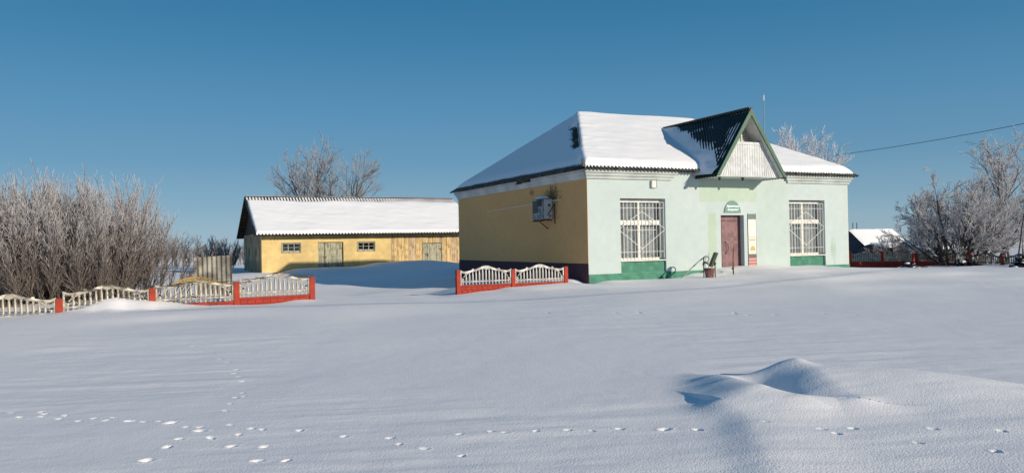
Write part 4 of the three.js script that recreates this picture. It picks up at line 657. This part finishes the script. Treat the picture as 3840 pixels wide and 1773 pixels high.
// far trees
const far = plant('field_tree', 'distant dark bare tree in the row beyond the thicket', 'tree', 331, { ...TREE, stems: 9, spread: 2.4, height: 5.0, lean: 0.3, rad: 0.09, rmin: 0.022, meshes: [['trunk', M.bark], ['crown', M.twigBare]], lv: [TREE.lv[0], { ...TREE.lv[1], kids: 5 }, { ...TREE.lv[2], kids: 0 }] }, -8.8, -80.7, 'trees in the row beyond the thicket', 0.6);
[[-9.4, -97], [-6, -85], [-6, -107], [-3.7, -81.6], [-3.1, -103], [-12, -88], [-13, -104], [-16, -92], [-20, -85], [0, -95], [-25, -80], [-11, -73], [-30, -88], [-36, -78]].forEach(([x, z], i) => again(far, far.userData.label, x, z, i * 1.3, 0.5 + 0.2 * hash(i, 4)));
const edge = plant('frosted_shrub', 'frosted thicket shrub standing behind the grey end of the shed', 'shrub', 332, { ...SHRUB, stems: 24, spread: 1.0, height: 3.0, rmin: 0.010, rad: 0.024 }, -8.4, -38.0, undefined, 0.8);

[[44, -17], [49, -19], [53, -14], [58, -20], [47, -9], [64, -14]].forEach(([x, z], i) => again(i % 2 ? tb : far, i % 2 ? 'pale frosted tree among the houses beyond the grey fence' : 'dark bare tree among the houses beyond the grey fence', x, z, i * 1.7, i % 2 ? 0.55 : 0.8).userData.group = i % 2 ? 'pale trees among the houses' : 'dark trees among the houses');

// dead twigs caught in the fence, dry vine on its arch
{
  const tw = new Twigs(), R = rng(77); for (let k = 0; k < 46; k++) { const x = -15.1 + 3.2 * R(), z = bankLine(x) + 0.02 + 0.16 * R(), y = ground(x, z, false) + 0.02 + 0.35 * R() * R(), a = R() * 6.28, l = 0.2 + 0.4 * R(); const e = (R() - 0.4) * 0.9; tw.tube([[x, y, z], [x + 0.5 * l * Math.cos(a), y + 0.5 * l * e + 0.04, z + 0.2 * l * Math.sin(a)], [x + l * Math.cos(a) * 0.9, y + l * e, z + 0.3 * l * Math.sin(a)]], [0.007, 0.005, 0.003], 3); }
  for (let k = 0; k < 60; k++) { const x = -15.2 + 5.3 * R(), t = ((x + 15.34) / 1.88) % 1, y = [0.155, 0.215, 0.285][clamp(Math.floor((x + 15.34) / 1.88), 0, 2)] + archY(clamp(t, 0.05, 0.95)) + 0.01, z = bankLine(x), l = 0.25 + 0.3 * R(); tw.tube([[x, y, z + 0.03], [x + l * 0.5, y + 0.05 * (R() - 0.3), z + 0.05], [x + l, y + 0.12 * (R() - 0.5), z + 0.04]], [0.006, 0.006, 0.003], 3); }
  tag(put('dead_twigs', tw.build(), M.stemBrown), 'bare brown twigs trailing over the weathered fence and its snowbank', 'twigs', null, 'stuff');
  const v = new Twigs(), Q = rng(78); for (let k = 0; k < 120; k++) { const t = 0.5 + 0.14 * (Q() + Q() - 1) * 1.6, x = -13.405 + 1.75 * t, y = 0.215 + archY(clamp(t, 0, 1)) - 0.03 + 0.06 * Q(), z = bankLine(x) - 0.05 + 0.1 * Q(), a = (Q() - 0.5) * 1.2, l = 0.08 + 0.2 * Q(), s = Q() < 0.5 ? 1 : -1; v.tube([[x, y, z], [x + s * l * 0.5, y + 0.03 * Q(), z + 0.02], [x + s * l, y - 0.03 * Q() + 0.02 * a, z + 0.03]], [0.006, 0.006, 0.003], 3); }
  tag(put('dry_vine', v.build(), M.straw), 'golden dry vine matted on the arch of the weathered fence', 'vine');
}
// ---------- brush piles under snow ----------
function pile(label, x, z, w, h, seed) {
  const t = thing('brush_pile', label, 'brush pile', [x, ground(x, z, false), z]), R = rng(seed), tw = new Twigs();
  for (let k = 0; k < 140; k++) { const a = R() * 6.28, r = w * 0.5 * Math.sqrt(R()), px = Math.cos(a) * r, pz = Math.sin(a) * r * 0.7, py = h * (1 - (r / (w * 0.5)) ** 2) * R(), b = R() * 3.14, l = 0.15 + 0.3 * R(); tw.tube([[px, py, pz], [px + l * Math.cos(b), py + 0.12 * (R() - 0.3), pz + l * Math.sin(b)]], [0.035 + 0.03 * R(), 0.03], 5); }
  put('branches', tw.build(), M.dark, t);
  const caps = []; for (let k = 0; k < 26; k++) { const a = R() * 6.28, r = w * 0.5 * Math.sqrt(R()), s = new THREE.SphereGeometry(0.05 + 0.07 * R(), 8, 6); s.scale(1.5, 0.45, 1); s.translate(Math.cos(a) * r, h * (1 - (r / (w * 0.5)) ** 2) * (0.75 + 0.4 * R()) - 0.03, Math.sin(a) * r * 0.7); caps.push(s); } put('snow_caps', caps, M.roofSnow, t);
}
pile('dark brush pile capped with snow before the red-based fence', 20.0, -2.9, 1.5, 0.38, 5);
pile('large dark brush pile under snow beside the thin sapling', 20.4, 2.3, 1.6, 0.55, 6);
pile('small brush pile almost buried in a snow hump by the grey fence', 21.6, -1.2, 0.9, 0.3, 7);

// ---------- houses beyond ----------
function cottage(label, x, z, len, half, ey, ry, base, seed) {
  const t = thing('cottage', label, 'house', [x, 0, z]);
  put('front_wall', bx(0.1, len - 0.1, base, ey + 0.1, half - 0.45, half - 0.25), M.houseWall, t);
  put('gable_wall', ext(poly([[-half + 0.25, base], [half - 0.25, base], [half - 0.25, ey], [0, ry - 0.15], [-half + 0.25, ey]]), 0.15).rotateY(-Math.PI / 2).translate(0.25, 0, 0), M.houseDark, t);
  put('roof', [grid(1, 1, (u, v) => [len * u, lerp(ey, ry, v) - 0.04, half * (1 - v)]), grid(1, 1, (u, v) => [len * u, lerp(ey, ry, v) - 0.04, -half * (1 - v)])], M.slateOld, t);
  put('roof_snow', grid(40, 12, (u, v) => { const e = Math.min(v * 5, 1, u * 14 + 0.15); return [len * u, lerp(ey, ry, v) + 0.14 * e + 0.05 * (fbm(u * 8, v * 5, 2, seed) - 0.5), half * (1 - v) + 0.02]; }), M.roofSnow, t);
  for (const a of [0.25, 0.6]) { const w = sub('window', t); put('pane', bx(len * a, len * a + 0.8, base + 0.9, base + 1.7, half - 0.25, half - 0.235), M.dark, w); put('frame', [bx(len * a - 0.06, len * a, base + 0.85, base + 1.75, half - 0.25, half - 0.22), bx(len * a + 0.8, len * a + 0.86, base + 0.85, base + 1.75, half - 0.25, half - 0.22)], M.white, w); }
  return t;
}
cottage('snow-roofed cottage with a dark gable beyond the shop corner', 48.6, -30.9, 6.2, 1.8, 0.62, 2.12, -1.4, 11);
cottage('low outbuilding with a snowy roof behind the red-based fence', 46.6, -27.0, 4.6, 1.5, 0.45, 0.85, -1.4, 12);
cottage('low snow-roofed building behind the spreading trees', 46.8, -23.6, 7, 1.6, 0.28, 1.0, -1.4, 13);
for (const [x, l] of [[78.2, 'thin far pole standing clear of the cottage chimney side'], [79.0, 'second thin far pole beside the first beyond the cottage']]) { const p = put('far_pole', pipe([[0, -3, 0], [0, 3.55, 0]], 0.06, 2, 6), M.bark); p.position.set(x, 0, -55.5); tag(p, 'thin distant pole above the cottage roof', 'pole', 'distant poles above the cottage'); }

// ---------- overhead line ----------
{
  const CAB0 = [39.9, 8.62, -29], CAB1 = [37.1, 9.15, 1.0];
  const cable = (label, a, b, sag, r) => { const pts = []; for (let i = 0; i <= 24; i++) { const t = i / 24; pts.push([lerp(a[0], b[0], t), lerp(a[1], b[1], t) - sag * 4 * t * (1 - t), lerp(a[2], b[2], t)]); } return tag(put('overhead_cable', pipe(pts, r, 60, 6), M.dark), label, 'cable'); };
  cable('dark overhead cable rising from behind the shop roof across the sky', CAB0, CAB1, 0.42, 0.019);
  cable('high overhead wire strung along the open snow before the shop', [-26, 9.2, 21.4], [36, 9.0, 21.4], 3.55, 0.022);
  const up = thing('utility_pole', 'wooden utility pole holding the overhead cable behind the shop roof', 'utility pole', [CAB0[0], 0, CAB0[2]]); put('pole', pipe([[0, -1, 0], [0, 7, 0]], 0.09, 2, 8), M.bark, up);
}
renderer.render(scene, camera);
